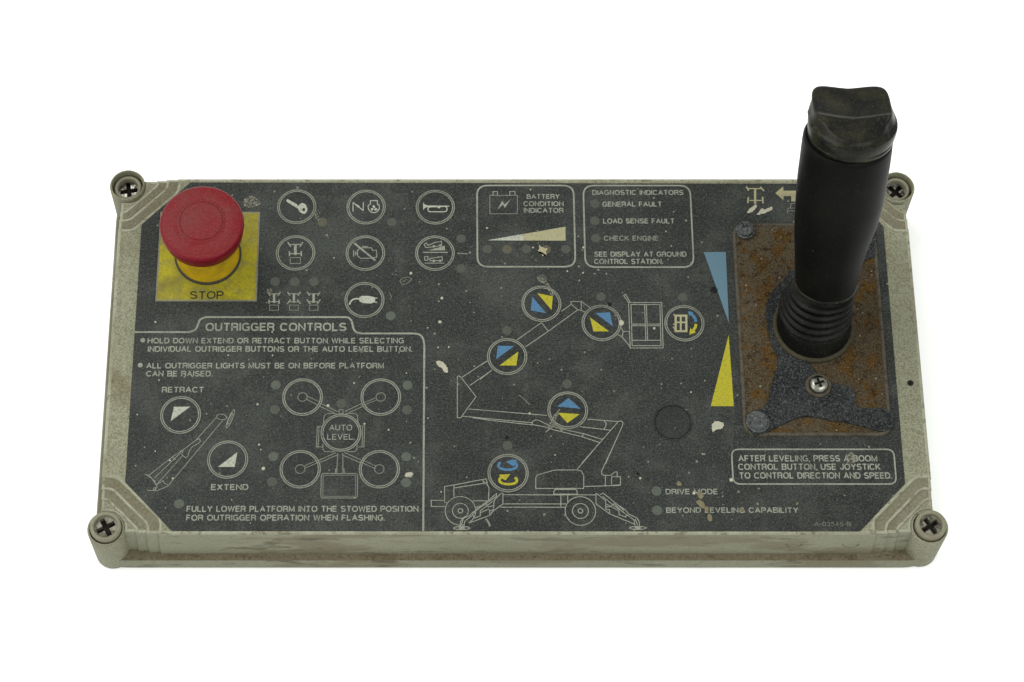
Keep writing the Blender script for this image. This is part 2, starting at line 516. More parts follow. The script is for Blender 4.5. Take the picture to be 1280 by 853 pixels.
# broad sans capitals: advance width and pen strokes, capital height 1
GLYPH = {
    'A': (1.0, [[(0, 0), (0.5, 1), (1.0, 0)], [(0.2, 0.34), (0.8, 0.34)]]),
    'B': (0.86, [[(0.55, 0.53), (0, 0.53), (0, 1), (0.52, 1)] + arc(0.52, 0.765, 0.28, 0.235, 90, -90, 8)[1:], [(0.55, 0.53)] + arc(0.55, 0.265, 0.31, 0.265, 90, -90, 8) + [(0, 0), (0, 0.53)]]),
    'C': (0.98, [arc(0.5, 0.5, 0.5, 0.5, 38, 322, 22)]),
    'D': (0.92, [[(0, 0), (0, 1), (0.42, 1)] + arc(0.42, 0.5, 0.5, 0.5, 90, -90, 14)[1:] + [(0, 0), (0, 0.1)]]),
    'E': (0.78, [[(0.78, 1), (0, 1), (0, 0), (0.8, 0)], [(0, 0.52), (0.72, 0.52)]]),
    'F': (0.74, [[(0.74, 1), (0, 1), (0, -0.07)], [(0, 0.5), (0.66, 0.5)]]),
    'G': (1.0, [arc(0.5, 0.5, 0.5, 0.5, 40, 322, 22) + [(0.98, 0.1), (0.98, 0.46), (0.56, 0.46)]]),
    'H': (0.9, [[(0, -0.07), (0, 1.07)], [(0.9, -0.07), (0.9, 1.07)], [(0, 0.52), (0.9, 0.52)]]),
    'I': (0.0, [[(0, -0.07), (0, 1.07)]]),
    'J': (0.62, [[(0.62, 1.07), (0.62, 0.35)] + arc(0.31, 0.31, 0.31, 0.31, 0, -180, 10)]),
    'K': (0.9, [[(0, -0.07), (0, 1.07)], [(0.86, 1.04), (0.04, 0.36)], [(0.3, 0.56), (0.92, -0.04)]]),
    'L': (0.72, [[(0, 1.07), (0, 0), (0.74, 0)]]),
    'M': (1.08, [[(0, -0.07), (0, 1), (0.54, 0.06), (1.08, 1), (1.08, -0.07)]]),
    'N': (0.9, [[(0, -0.07), (0, 1), (0.9, 0), (0.9, 1.07)]]),
    'O': (1.06, [arc(0.53, 0.5, 0.53, 0.5, 0, 360, 28)]),
    'P': (0.82, [[(0, -0.07), (0, 1), (0.5, 1)] + arc(0.5, 0.73, 0.32, 0.27, 90, -90, 9)[1:] + [(0, 0.46)]]),
    'R': (0.88, [[(0, -0.07), (0, 1), (0.54, 1)] + arc(0.54, 0.74, 0.31, 0.26, 90, -90, 9)[1:] + [(0, 0.48)], [(0.56, 0.48), (0.76, 0.42), (0.82, 0.28), (0.83, 0.08), (0.88, -0.06)]]),
    'S': (0.86, [arc(0.43, 0.755, 0.41, 0.245, 22, 180, 10) + [(0.03, 0.68), (0.12, 0.58), (0.43, 0.51), (0.74, 0.44), (0.85, 0.34)] + arc(0.43, 0.255, 0.43, 0.255, 0, -162, 12)]),
    'T': (0.88, [[(0, 1), (0.88, 1)], [(0.44, 1), (0.44, -0.07)]]),
    'U': (0.88, [[(0, 1.07), (0, 0.4)] + arc(0.44, 0.4, 0.44, 0.4, 180, 360, 14) + [(0.88, 1.07)]]),
    'V': (0.96, [[(0, 1.05), (0.48, 0), (0.96, 1.05)]]),
    'W': (1.36, [[(0, 1.05), (0.34, 0), (0.68, 0.98), (1.02, 0), (1.36, 1.05)]]),
    'X': (0.94, [[(0.02, 1.05), (0.92, -0.05)], [(0.92, 1.05), (0.02, -0.05)]]),
    'Y': (0.96, [[(0, 1.05), (0.48, 0.44), (0.96, 1.05)], [(0.48, 0.46), (0.48, -0.07)]]),
    '0': (0.78, [arc(0.39, 0.5, 0.39, 0.5, 0, 360, 24)]),
    '3': (0.74, [arc(0.36, 0.76, 0.33, 0.24, 160, -90, 12) + arc(0.36, 0.26, 0.38, 0.26, 90, -165, 14)]),
    '4': (0.8, [[(0.58, -0.07), (0.58, 1), (0.02, 0.28), (0.82, 0.28)]]),
    '5': (0.76, [[(0.7, 1), (0.14, 1), (0.06, 0.5)] + arc(0.36, 0.32, 0.38, 0.32, 140, -160, 14)]),
    '-': (0.4, [[(0, 0.42), (0.4, 0.42)]]),
    '.': (0.0, [[(0, -0.075), (0, 0.10)]]),
    ',': (0.0, [[(0.02, 0.10), (0.01, -0.06), (-0.06, -0.2)]]),
    ' ': (0.32, []),
}


def text_mesh(bm, s, xl, xr, yb, cap, bold=0.145, z=None):
    """one printed line: left and right end and baseline in photograph pixels, capital height in pixels;
    bold is the pen width as a share of the capital height"""
    a, b = P(xl, yb), P(xr, yb)
    h = (P((xl + xr) / 2, yb - cap) - P((xl + xr) / 2, yb)).length
    w = bold
    gap = w + 0.19
    x, glyphs = 0.0, []
    for ch in s:
        adv, st = GLYPH[ch]
        glyphs.append((x, st))
        x += adv + gap
    x -= gap
    kx = (b.x - a.x - w * h) / max(x, 0.1)
    ky = h * (1 - w)
    k = Ink(PRINT_Z + 0.00003 if z is None else z)
    k.bm.free()
    k.bm = bm
    for gx, st in glyphs:
        for l in st:
            k.line([(a.x + w * h / 2 + (gx + q[0]) * kx, a.y + w * h / 2 + q[1] * ky) for q in l], w * h)


# ------------------------------------------------------------------ the surface it lies on
bm = bmesh.new()
vs = [bm.verts.new((x, y, BASE_Z)) for x, y in ((-4, -4), (4, -4), (4, 4), (-4, 4))]
bm.faces.new(vs)
me = bpy.data.meshes.new("tabletop")
bm.to_mesh(me)
bm.free()
me.materials.append(M['white'])
top = bpy.data.objects.new("tabletop", me)
COL.objects.link(top)
top["kind"] = "structure"
top["label"] = "plain white surface under the control box"

# ------------------------------------------------------------------ housing
XL, XR, YF, YB = -0.1965, 0.1978, -0.0945, 0.0957
TOPZ = -0.0003
BOSS = {(-1, -1): Vector((-0.1931, -0.0912)), (1, -1): Vector((0.1952, -0.0903)),
        (-1, 1): P(159.2, 231.8).to_2d(), (1, 1): P(1121.4, 234.2).to_2d()}


def corner_pts(sx, sy, s, d):
    """corner of the rectangle cut off along a terrace line: side distance s, diagonal sum d"""
    cx, cy = (XL if sx < 0 else XR), (YF if sy < 0 else YB)
    loc = [(0, s), (d - s, s), (s, d - s), (s, 0)]
    return [Vector((cx - sx * u, cy - sy * v)) for u, v in loc]


def body_outline(s, d):
    pts, rad = [], []
    for sx, sy, rev in ((-1, -1, False), (1, -1, True), (1, 1, False), (-1, 1, True)):
        c = corner_pts(sx, sy, s, d)
        pts += c[::-1] if rev else c
        rad += [0.0, 0.0055, 0.0055, 0.0]
    return fillet(pts, rad, 6)


def notch_outline(yf=YF):
    """the lowest terrace reaches round the screw bosses"""
    pts = []
    for sx, sy, rev in ((-1, -1, False), (1, -1, True), (1, 1, False), (-1, 1, True)):
        cx, cy = (XL if sx < 0 else XR), (yf if sy < 0 else YB)
        b = BOSS[(sx, sy)]
        bu, bv = abs(b.x - cx), abs(b.y - cy)
        r = 0.0081
        v0 = bv + math.sqrt(r * r - bu * bu)
        u0 = bu + math.sqrt(r * r - bv * bv)
        a0 = math.atan2(v0 - bv, -bu)
        a1 = math.atan2(-bv, u0 - bu)
        arc = []
        for k in range(13):
            a = a0 + (a1 - a0) * k / 12
            arc.append((bu + r * math.cos(a), bv + r * math.sin(a)))
        c = [Vector((cx - sx * u, cy - sy * v)) for u, v in arc]
        pts += c[::-1] if rev else c
    return pts


bm = bmesh.new()
DRAFT = 0.0012
BEAD = 0.0003
LEDGE_Z = -0.0232


def body(outl, ztop, inset, mat_top, bev=0.0009, clamp=True):
    o = offset(outl, -inset)
    if clamp:
        o = [Vector((q.x, max(q.y, YF + inset * 3.2))) for q in o]     # the steps run on down the front wall
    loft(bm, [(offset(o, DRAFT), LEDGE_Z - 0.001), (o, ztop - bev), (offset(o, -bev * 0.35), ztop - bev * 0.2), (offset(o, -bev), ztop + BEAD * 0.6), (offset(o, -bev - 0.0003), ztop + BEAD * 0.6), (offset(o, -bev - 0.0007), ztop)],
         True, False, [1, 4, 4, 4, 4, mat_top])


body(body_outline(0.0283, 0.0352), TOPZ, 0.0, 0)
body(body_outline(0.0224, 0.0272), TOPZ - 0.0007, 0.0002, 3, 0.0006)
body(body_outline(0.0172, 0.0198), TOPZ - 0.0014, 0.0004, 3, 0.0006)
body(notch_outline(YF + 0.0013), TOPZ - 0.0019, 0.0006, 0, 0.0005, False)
# base flange with its dirty ledge
rc = fillet([(XL - 0.0052, YF - 0.0052), (XR + 0.0046, YF - 0.0052), (XR + 0.0046, YB + 0.005), (XL - 0.0052, YB + 0.005)], 0.0155, 10)
loft(bm, [(offset(rc, -0.0012), BASE_Z + 0.0002), (rc, BASE_Z + 0.0014), (rc, LEDGE_Z - 0.0022), (offset(rc, -0.0007), LEDGE_Z - 0.0012),
          (offset(rc, -0.0065), LEDGE_Z - 0.0004)], True, True, [1, 1, 1, 2, 2])
for f in bm.faces:
    if f.material_index == 2 and f.calc_center_median().y > YF + 0.004:
        f.material_index = 1
# screw bosses: tubes with a wall round the sunk screw
for (sx, sy), c in BOSS.items():
    zt = -0.0014 if sy < 0 else 0.0004
    lathe(bm, [(0.0089, BASE_Z + 0.001), (0.0089, zt - 0.001), (0.0086, zt - 0.0003), (0.0083, zt), (0.0079, zt), (0.00775, zt - 0.0004),
               (0.00775, zt - 0.011), (0.0004, zt - 0.011)], c, 40)
# two moulding marks on the front wall
for px in (995, 1066):
    p = P(px, 677.5, -0.006)
    pts = [Vector((p.x + 0.0042 * math.cos(t), YF - 0.0006, -0.0105 + 0.006 * math.sin(t))) for t in [math.pi * (1.12 + 0.76 * i / 10) for i in range(11)]]
    for i in range(10):
        a, b = pts[i], pts[i + 1]
        q = [bm.verts.new((v.x, v.y - dy, v.z + dz)) for v, dy, dz in ((a, -0.0006, 0), (b, -0.0006, 0), (b, 0.0005, 0.0004), (a, 0.0005, 0.0004))]
        f = bm.faces.new(q); f.material_index = 1
        q2 = [bm.verts.new((v.x, v.y - dy, v.z + dz)) for v, dy, dz in ((a, -0.0006, 0.0009), (b, -0.0006, 0.0009), (b, 0.0005, 0.0005), (a, 0.0005, 0.0005))]
        f = bm.faces.new(q2); f.material_index = 1
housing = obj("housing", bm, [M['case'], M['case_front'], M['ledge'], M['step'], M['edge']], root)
auto_smooth(housing, 40)

# small dark hole drilled in the right rim
bm = bmesh.new()
lathe(bm, [(0.0015, 0.00008)], P(1138, 479), 24)
obj("drilled_hole", bm, M['hole'], housing)

# ------------------------------------------------------------------ corner screws


def corner_screw(c, ztop, ring_r, hole_r, depth, mat_in, rot, label):
    bm = bmesh.new()
    lathe(bm, [(ring_r, ztop - 0.008), (ring_r, ztop - 0.0009), (ring_r - 0.0004, ztop - 0.0002), (ring_r - 0.0010, ztop),
               (hole_r + 0.0007, ztop), (hole_r + 0.0002, ztop - 0.0003), (hole_r, ztop - 0.0008), (hole_r, ztop - 0.0079)], c, 44, False)
    s = obj("corner_screw", bm, M['screw_plastic'], root, label)
    auto_smooth(s, 50)
    bm = bmesh.new()
    zi = ztop - depth
    plate(bm, circle(c, hole_r + 0.0001, 32), [cross_outline(c, hole_r * 0.86, hole_r * 0.23, rot)], zi, zi - 0.0030)
    obj("screw_head", bm, mat_in, s)
    bm = bmesh.new()
    lathe(bm, [(hole_r, zi - 0.0029)], c, 24)
    obj("cross_slot", bm, M['pit'], s)


corner_screw(Vector((-0.1931, -0.0908)), 0.0010, 0.0074, 0.0054, 0.0021, M['screw_dirty'], 0.5, "grimy screw with a large cross slot standing proud of its boss")
corner_screw(Vector((0.1955, -0.0899)), 0.0010, 0.0074, 0.0052, 0.0024, M['screw_dirty'], 0.55, "grimy screw beside the leveling instruction box")
corner_screw(BOSS[(-1, 1)], -0.0024, 0.0070, 0.0051, 0.0040, M['steel_sunk'], 0.15, "sunk screw with bright cross slot near the red button")
corner_screw(BOSS[(1, 1)], -0.0020, 0.0068, 0.0050, 0.0034, M['steel_sunk'], 0.8, "sunk screw with bright head behind the joystick")

# ------------------------------------------------------------------ face film
bm = bmesh.new()
film_px = [(156.5, 603), (214.7, 664.0), (1074.8, 664.6), (1131.3, 604.6), (1104.3, 283), (1054, 229.8), (238, 228.2), (176.9, 281)]
fo = [P(*q).to_2d() for q in film_px]
loft(bm, [(fo, -0.0006), (fo, -0.00008), (offset(fo, -0.00012), 0.0)], True)
film = obj("face_film", bm, M['film'], root, "black printed face film covered with dust and paint specks")

Z1 = View(100, 190, 360, 964)
Z2 = View(320, 220, 600, 1194)
Z3 = View(580, 220, 880, 1280)
Z5 = View(860, 330, 1200, 744)
Z6 = View(90, 380, 340, 627)
Z7 = View(320, 390, 560, 706)
Z8 = View(540, 340, 900, 903)
K = View(320, 225, 460, 682)
NV = View(420, 225, 600, 877)
RV = View(160, 470, 340, 808)
AV = View(330, 460, 530, 948)
BT = View(530, 560, 680, 1163)
BU = View(660, 560, 820, 1241)
BO = View(560, 440, 800, 1280)
BP = View(600, 345, 900, 1280)
BQ = View(715, 360, 900, 1280)
BM_ = View(600, 345, 720, 758)
TR = View(900, 220, 1010, 853)
BA = View(590, 225, 720, 1008)
GV = View(905, 440, 1135, 1280)
J3 = View(940, 320, 1120, 1024)
DV = View(800, 600, 1100, 1280)


def rect_path(a, b, r):
    return fillet([(a.x, b.y), (b.x, b.y), (b.x, a.y), (a.x, a.y)], r, 7)


# ---- lettering, one block of words at a time
def words(lines, mat='ink', parent=None, bold=0.188):
    bm = bmesh.new()
    for l in lines:
        text_mesh(bm, *l, bold=bold)
    return obj("lettering", bm, M[mat], parent or film, normals=False)


words([("OUTRIGGER CONTROLS", 256.7, 433, 414.3, 10.4)], 'ink', None, 0.185)
words([("HOLD DOWN EXTEND OR RETRACT BUTTON WHILE SELECTING", 184.3, 505, 429.8, 7.1),
       ("INDIVIDUAL OUTRIGGER BUTTONS OR THE AUTO LEVEL BUTTON.", 184.6, 515.4, 440.3, 7.2)])
words([("ALL OUTRIGGER LIGHTS MUST BE ON BEFORE PLATFORM", 182.6, 480, 461.1, 7.2), ("CAN BE RAISED.", 182.4, 265.6, 471.1, 7.2)])
words([("RETRACT", 202.2, 255, 491.2, 7.3)])
words([("EXTEND", 263.6, 310.4, 613.0, 7.4)])
words([("FULLY LOWER PLATFORM INTO THE STOWED POSITION", 233, 523.2, 640.3, 7.6), ("FOR OUTRIGGER OPERATION WHEN FLASHING.", 232.5, 481.4, 651.3, 7.6)])
words([("BATTERY", 658.3, 699.8, 249.1, 6.0), ("CONDITION", 654.3, 704.6, 258.2, 6.2), ("INDICATOR", 654.6, 704.6, 266.5, 6.2)])
words([("DIAGNOSTIC INDICATORS", 740.3, 854.4, 244.2, 6.2)])
words([("GENERAL FAULT", 753, 827.7, 258.8, 6.4)])
words([("LOAD SENSE FAULT", 753.8, 843.4, 279.9, 6.4)])
words([("CHECK ENGINE", 754.9, 823.4, 301.4, 6.4)], 'ink_dull')
words([("SEE DISPLAY AT GROUND", 742.7, 858.4, 321.4, 6.5), ("CONTROL STATION.", 742.7, 829, 330.5, 6.5)])
words([("AFTER LEVELING, PRESS A BOOM", 922.9, 1097, 577.4, 8.0), ("CONTROL BUTTON, USE JOYSTICK", 922.8, 1101, 587.9, 8.0),
       ("TO CONTROL DIRECTION AND SPEED.", 923.9, 1115.2, 598.8, 8.0)])
words([("DRIVE MODE", 832, 897.6, 618.4, 7.0)])
words([("BEYOND LEVELING CAPABILITY", 832.7, 998.2, 641.6, 7.0)])
words([("A-03545-B", 1018, 1063.7, 658.2, 5.4)], 'ink_dull', None, 0.12)
for q in ((178.5, 425.6), (175.3, 456.8)):
    k = Ink()
    k.disc(P(*q), 0.0012)
    k.obj("bullet_point", M['ink'], film)

# ---- border lines
k = Ink()
path = [Z6(196, 89), Z6(360, 89)] + smooth_path([Z6(366, 89), Z6(386, 82), Z6(395, 66), Z6(402, 50), Z6(420, 42)], 5)
path += smooth_path([Z7(318, 20), Z7(340, 22), Z7(352, 36), Z7(358, 60), Z7(368, 75), Z7(390, 80)], 5)
path += smooth_path([Z7(575, 80), Z7(598, 83), Z7(612, 95), Z7(619, 118)], 5) + [Z7(615, 806)]
k.line(path, 0.00095)
k.obj("border_line", M['ink'], film)
for a, b, w in (((596.3, 232.2), (719.3, 333.8), 0.00085), ((729.0, 232.3), (867.3, 334.3), 0.0008), ((914.3, 562), (1120.6, 605.4), 0.00075)):
    k = Ink()
    k.line(rect_path(P(*a), P(*b), 0.0055 if w > 0.00076 else 0.0036), w, True)
    k.obj("border_line", M['ink'], film)

# ------------------------------------------------------------------ membrane buttons
BR = 0.00992


def button_mesh(mat):
    bm = bmesh.new()
    lathe(bm, [(BR, 0.00002), (BR - 0.0001, 0.00016), (BR - 0.0004, 0.00022), (0.0080, 0.00024), (0.0070, 0.00030), (0.0002, 0.00034)], (0, 0), 48)
    me = bpy.data.meshes.new("membrane_button")
    bmesh.ops.recalc_face_normals(bm, faces=bm.faces[:])
    bm.to_mesh(me)
    bm.free()
    me.materials.append(mat)
    for p in me.polygons:
        p.use_smooth = True
    return me


BTN_ME = button_mesh(M['button'])


def ring_mesh(r, w, mat, z):
    k = Ink(z)
    k.n = 0
    k.ring((0, 0), r, w)
    me = bpy.data.meshes.new("button_ring")
    k.bm.to_mesh(me)
    k.bm.free()
    me.materials.append(mat)
    return me


RING_OUT = ring_mesh(BR - 0.00038, 0.00062, M['ink_dull'], 0.00030)
RING_IN = ring_mesh(BR * 0.872, 0.00042, M['ink'], 0.00036)
SYM_Z = 0.00040


def button(px, py, label, me_out=None):
    c = P(px, py)
    b = link("membrane_button", BTN_ME, root, c, label)
    link("button_ring", me_out or RING_OUT, b, c)
    link("button_ring", RING_IN, b, c)
    return b, c


def symbol(b, c, k, mat='ink_bright'):
    return k.obj("button_symbol", M[mat], b, origin=c)


MM = 0.001
# key
b, c = button(370.9, 259.0, "round button with a key symbol")
k = Ink(SYM_Z)
k.polys(K, [[(185, 126), (193, 119), (250, 152), (262, 170), (254, 178), (187, 135)]])
bow = [(256, 176), (262, 155), (280, 144), (298, 150), (311, 170), (312, 192), (300, 208), (284, 208), (266, 196)]
k.poly(smooth_path([K(*q) for q in bow + bow[:1]], 4)[:-1])
symbol(b, c, k)
k = Ink(SYM_Z + 0.0001)
k.disc(K(291, 184), 0.7 * MM, 0.95 * MM)
k.obj("symbol_hole", M['button'], b, origin=c)
# start engine
b, c = button(457.7, 259.4, "round button with a starting engine symbol")
k = Ink(SYM_Z)
k.strokes(NV, [[(104, 138), (104, 195)], [(166, 138), (166, 192)]], 0.42 * MM)
k.strokes(NV, [[(106, 142), (164, 188)]], 0.5 * MM)
k.polys(NV, [[(118, 148), (140, 160), (152, 178), (128, 168)]])
k.strokes(NV, [[(210, 152), (210, 129), (252, 129), (252, 152)]], 0.42 * MM)
k.line(smooth_path([NV(*q) for q in ((210, 152), (197, 160), (198, 180), (212, 198), (232, 202), (252, 194), (264, 176), (262, 158), (252, 152))], 4), 0.45 * MM)
for a_ in (90, 210, 330):
    q = NV(231 + 13 * math.cos(math.radians(a_)), 177 - 11 * math.sin(math.radians(a_)))
    k.disc(q, 0.85 * MM, 0.6 * MM, math.radians(a_ + 40))
symbol(b, c, k)
# horn
b, c = button(544.1, 259.5, "round button with a horn symbol")
k = Ink(SYM_Z)
k.polys(NV, [[(531, 140), (540, 152), (558, 159), (690, 160), (690, 166), (558, 168), (540, 174), (531, 187)]])
k.line(fillet([NV(560, 168).to_2d(), NV(560, 197).to_2d(), NV(676, 197).to_2d(), NV(676, 164).to_2d()], 1.6 * MM, 5), 0.5 * MM, True)
k.disc(NV(627, 168), 0.75 * MM)
symbol(b, c, k)


def trailer(k, view, cx, top, s, lower_tilt=0.0):
    """chassis seen from above: two steered axles, spine and a tail box"""
    f = lambda u, v: view(cx + u * s, top + v * s)
    k.line([f(-38, 6), f(38, 6)], 0.5 * MM * s)
    k.line([f(-46, -8), f(-28, 20)], 0.62 * MM * s)
    k.line([f(46, -8), f(28, 20)], 0.62 * MM * s)
    k.line([f(0, 4), f(0, 70)], 1.35 * MM * s)
    k.line([f(-36, 62), f(36, 62)], 0.55 * MM * s)
    k.line([f(-36 - lower_tilt, 78), f(-36 + lower_tilt, 46)], 0.66 * MM * s)
    k.line([f(36 + lower_tilt, 78), f(36 - lower_tilt, 46)], 0.66 * MM * s)
    k.line([f(-31, 86), f(31, 86), f(31, 122), f(-31, 122)], 0.28 * MM * s, True)


b, c = button(369.5, 316.7, "round button with a trailer chassis symbol")
k = Ink(SYM_Z)
trailer(k, K, 240, 390, 1.0)
symbol(b, c, k, 'ink')
# engine off
b, c = button(456.7, 316.9, "round button with a struck out engine symbol")
k = Ink(SYM_Z)
k.strokes(NV, [[(130, 436), (146, 416), (214, 416), (224, 432), (246, 430), (248, 474), (226, 477), (218, 480), (150, 480), (132, 466)]], 0.42 * MM, True)
k.strokes(NV, [[(107, 430), (107, 470)], [(118, 438), (118, 462)], [(118, 450), (131, 450)], [(160, 408), (196, 408)], [(178, 408), (178, 416)]], 0.42 * MM)
k.strokes(NV, [[(111, 388), (241, 494)]], 0.95 * MM)
symbol(b, c, k, 'ink')
# tilt
b, c = button(543.7, 317.0, "round button with machines on slope and on level ground")
k = Ink(SYM_Z)
k.strokes(NV, [[(536, 396), (550, 387), (562, 402), (596, 386), (642, 376), (644, 400), (612, 408), (556, 414), (546, 414)]], 0.4 * MM, True)
k.polys(NV, [[(562, 432), (662, 404), (664, 432)]])
k.disc(NV(596, 408), 0.7 * MM)
k.disc(NV(636, 402), 0.7 * MM)
k.strokes(NV, [[(528, 444), (680, 444)]], 0.5 * MM)
k.strokes(NV, [[(540, 470), (540, 492), (560, 492), (560, 470)], [(570, 484), (596, 478), (646, 470), (648, 494), (574, 496)]], 0.4 * MM, True)
k.disc(NV(596, 496), 0.7 * MM)
k.disc(NV(634, 496), 0.7 * MM)
k.strokes(NV, [[(540, 510), (662, 510)]], 0.4 * MM)
symbol(b, c, k, 'ink')
k = Ink()
k.strokes(NV, [[(738, 448), (802, 452)]], 0.55 * MM)
k.obj("tick_mark", M['ink_dull'], film)
# plug
b, c = button(455.6, 375.6, "round button with an electric plug symbol")
k = Ink(SYM_Z)
k.line(smooth_path([NV(*q) for q in ((82, 762), (90, 744), (106, 730), (126, 726), (146, 730))], 5), 0.8 * MM)
k.polys(NV, [[(140, 718), (160, 709), (196, 709), (212, 712), (232, 716), (238, 722), (238, 746), (214, 756), (166, 753), (144, 744)]])
k.strokes(NV, [[(234, 722), (253, 722)], [(232, 746), (250, 749)]], 0.5 * MM)
symbol(b, c, k)

for cx, lt in ((110, 0), (231, 12), (351, -12)):
    k = Ink()
    trailer(k, K, cx, 690, 0.86, lt)
    k.obj("chassis_symbol", M['ink'], film)

# retract / extend
b, c = button(225.8, 519.2, "round button with white wedge under the word RETRACT")
k = Ink(SYM_Z)
k.polys(RV, [[(258, 175), (350, 175), (240, 256)]])
symbol(b, c, k)
b, c = button(284.6, 575.0, "round button with white wedge over the word EXTEND")
k = Ink(SYM_Z)
k.polys(RV, [[(614, 430), (599, 513), (504, 513)]])
symbol(b, c, k)

# four wheel buttons and the middle one
wheel_syms = {(378.2, 496.9): [[(258, 170), (325, 203)], [(250, 188), (316, 220)]], (476.0, 496.9): [[(668, 178), (597, 206)], [(670, 192), (592, 222)]],
              (375.3, 587.0): [[(238, 584), (318, 549)], [(240, 598), (322, 562)]], (474.2, 587.0): [[(662, 584), (582, 547)], [(654, 598), (578, 562)]]}
for (px, py), st in wheel_syms.items():
    w = ("behind" if py < 540 else "in front of") + " AUTO LEVEL toward the " + ("retract and extend buttons" if px < 420 else "boom diagram")
    b, c = button(px, py, "outrigger wheel button " + w)
    k = Ink(SYM_Z)
    k.ring(c, 2.25 * MM, 0.36 * MM, 28)
    k.strokes(AV, st, 0.34 * MM)
    symbol(b, c, k, 'ink_dull')
b, c = button(426.3, 541.3, "round button reading AUTO LEVEL")
bm = bmesh.new()
text_mesh(bm, "AUTO", 411.4, 440.3, 538.9, 7.2, 0.15, SYM_Z + 0.0001)
text_mesh(bm, "LEVEL", 408.9, 441.4, 550.4, 7.2, 0.15, SYM_Z + 0.0001)
obj("lettering", bm, M['ink'], b, origin=c, normals=False)

# boom buttons: blue and yellow wedges


def wedge_button(px, py, label, view, blue, yellow):
    b, c = button(px, py, label)
    k = Ink(SYM_Z)
    k.polys(view, [blue])
    k.obj("blue_wedge", M['blue'], b, origin=c)
    k = Ink(SYM_Z)
    k.polys(view, [yellow])
    k.obj("yellow_wedge", M['yellow'], b, origin=c)


wedge_button(676.7, 380.3, "boom tip button with yellow wedge over blue wedge", BM_, [(412, 168), (522, 298), (400, 276)], [(452, 140), (574, 165), (565, 273)])
wedge_button(633.9, 446.2, "boom button with blue wedge over yellow wedge on the upper boom", BM_, [(140, 555), (270, 557), (128, 661)], [(303, 600), (287, 711), (154, 711)])
wedge_button(751.9, 404.2, "button beside the basket with blue wedge over yellow wedge", BQ, [(200, 222), (328, 215), (353, 336)], [(155, 258), (320, 380), (185, 380)])
wedge_button(709.6, 513.3, "button on the lower boom with blue up arrow over yellow down arrow", BO, [(803, 310), (885, 382), (727, 367)], [(733, 408), (878, 418), (795, 477)])
# basket rotation
b, c = button(855.4, 404.6, "button with a basket and two curved arrows")
k = Ink(SYM_Z)
k.strokes(BQ, [[(896, 244), (988, 244), (988, 378), (896, 378)]], 1.1 * MM, True)
k.strokes(BQ, [[(940, 244), (940, 378)], [(896, 302), (988, 302)]], 0.9 * MM)
k.strokes(BQ, [[(876, 232), (900, 250)], [(874, 318), (896, 318)], [(874, 340), (896, 370)]], 0.6 * MM)
symbol(b, c, k, 'ink_sand')
for mat, arc, head, nm in (('blue', [(1030, 226), (1052, 250), (1066, 272), (1072, 298)], [(1000, 204), (1052, 214), (1014, 246)], "blue_arrow"),
                           ('yellow', [(1072, 316), (1066, 344), (1046, 378)], [(1014, 410), (1022, 352), (1072, 388)], "yellow_arrow")):
    k = Ink(SYM_Z)
    k.line([BQ(*q) for q in arc], 1.4 * MM)
    k.polys(BQ, [head])
    k.obj(nm, M[mat], b, origin=c)
# turntable rotation
b, c = button(635.1, 591.8, "button over the chassis with curved blue and yellow arrows")
for mat, arc, head, nm in (('blue', [(738, 142), (722, 172), (738, 200), (776, 212), (815, 216), (858, 210), (890, 196), (900, 172), (884, 146)], [(792, 138), (848, 118), (905, 122), (872, 186)], "blue_arrow"),
                           ('yellow', [(880, 290), (900, 312), (892, 338), (858, 352), (815, 356), (770, 350), (738, 334), (732, 310), (748, 286)], [(726, 264), (836, 258), (790, 318), (752, 300)], "yellow_arrow")):
    k = Ink(SYM_Z)
    k.line(smooth_path([BT(*q) for q in arc], 3), 1.25 * MM)
    k.polys(BT, [head])
    k.obj(nm, M[mat], b, origin=c)

# ------------------------------------------------------------------ line drawings on the film
TH = 0.42 * MM
# outrigger leg
k = Ink()
k.strokes(RV, [[(495, 236), (385, 357)], [(532, 250), (225, 618), (165, 645), (108, 643)],
               [(495, 236), (499, 222), (516, 215), (540, 218), (556, 234), (545, 247), (515, 246), (495, 236)],
               [(96, 556), (120, 557), (250, 455), (300, 424), (385, 359), (402, 353), (406, 370), (392, 382), (362, 398), (346, 418), (337, 450), (326, 462), (300, 442)],
               [(147, 576), (292, 436)], [(160, 612), (306, 450)], [(120, 560), (162, 614)], [(108, 560), (128, 572), (148, 590), (164, 626), (150, 640)],
               [(194, 586), (206, 604), (224, 612)], [(246, 456), (268, 472)], [(166, 610), (196, 590)]], 0.3 * MM)
k.ell(RV(575, 242), 0.9 * MM, 5.0 * MM, 0.3 * MM, -0.35)
k.ell(RV(572, 242), 0.45 * MM, 3.2 * MM, 0.28 * MM, -0.35)
k.ring(RV(300, 428), 0.7 * MM, 0.28 * MM, 16)
k.ring(RV(150, 634), 0.6 * MM, 0.28 * MM, 16)
k.obj("outrigger_drawing", M['ink'], film)
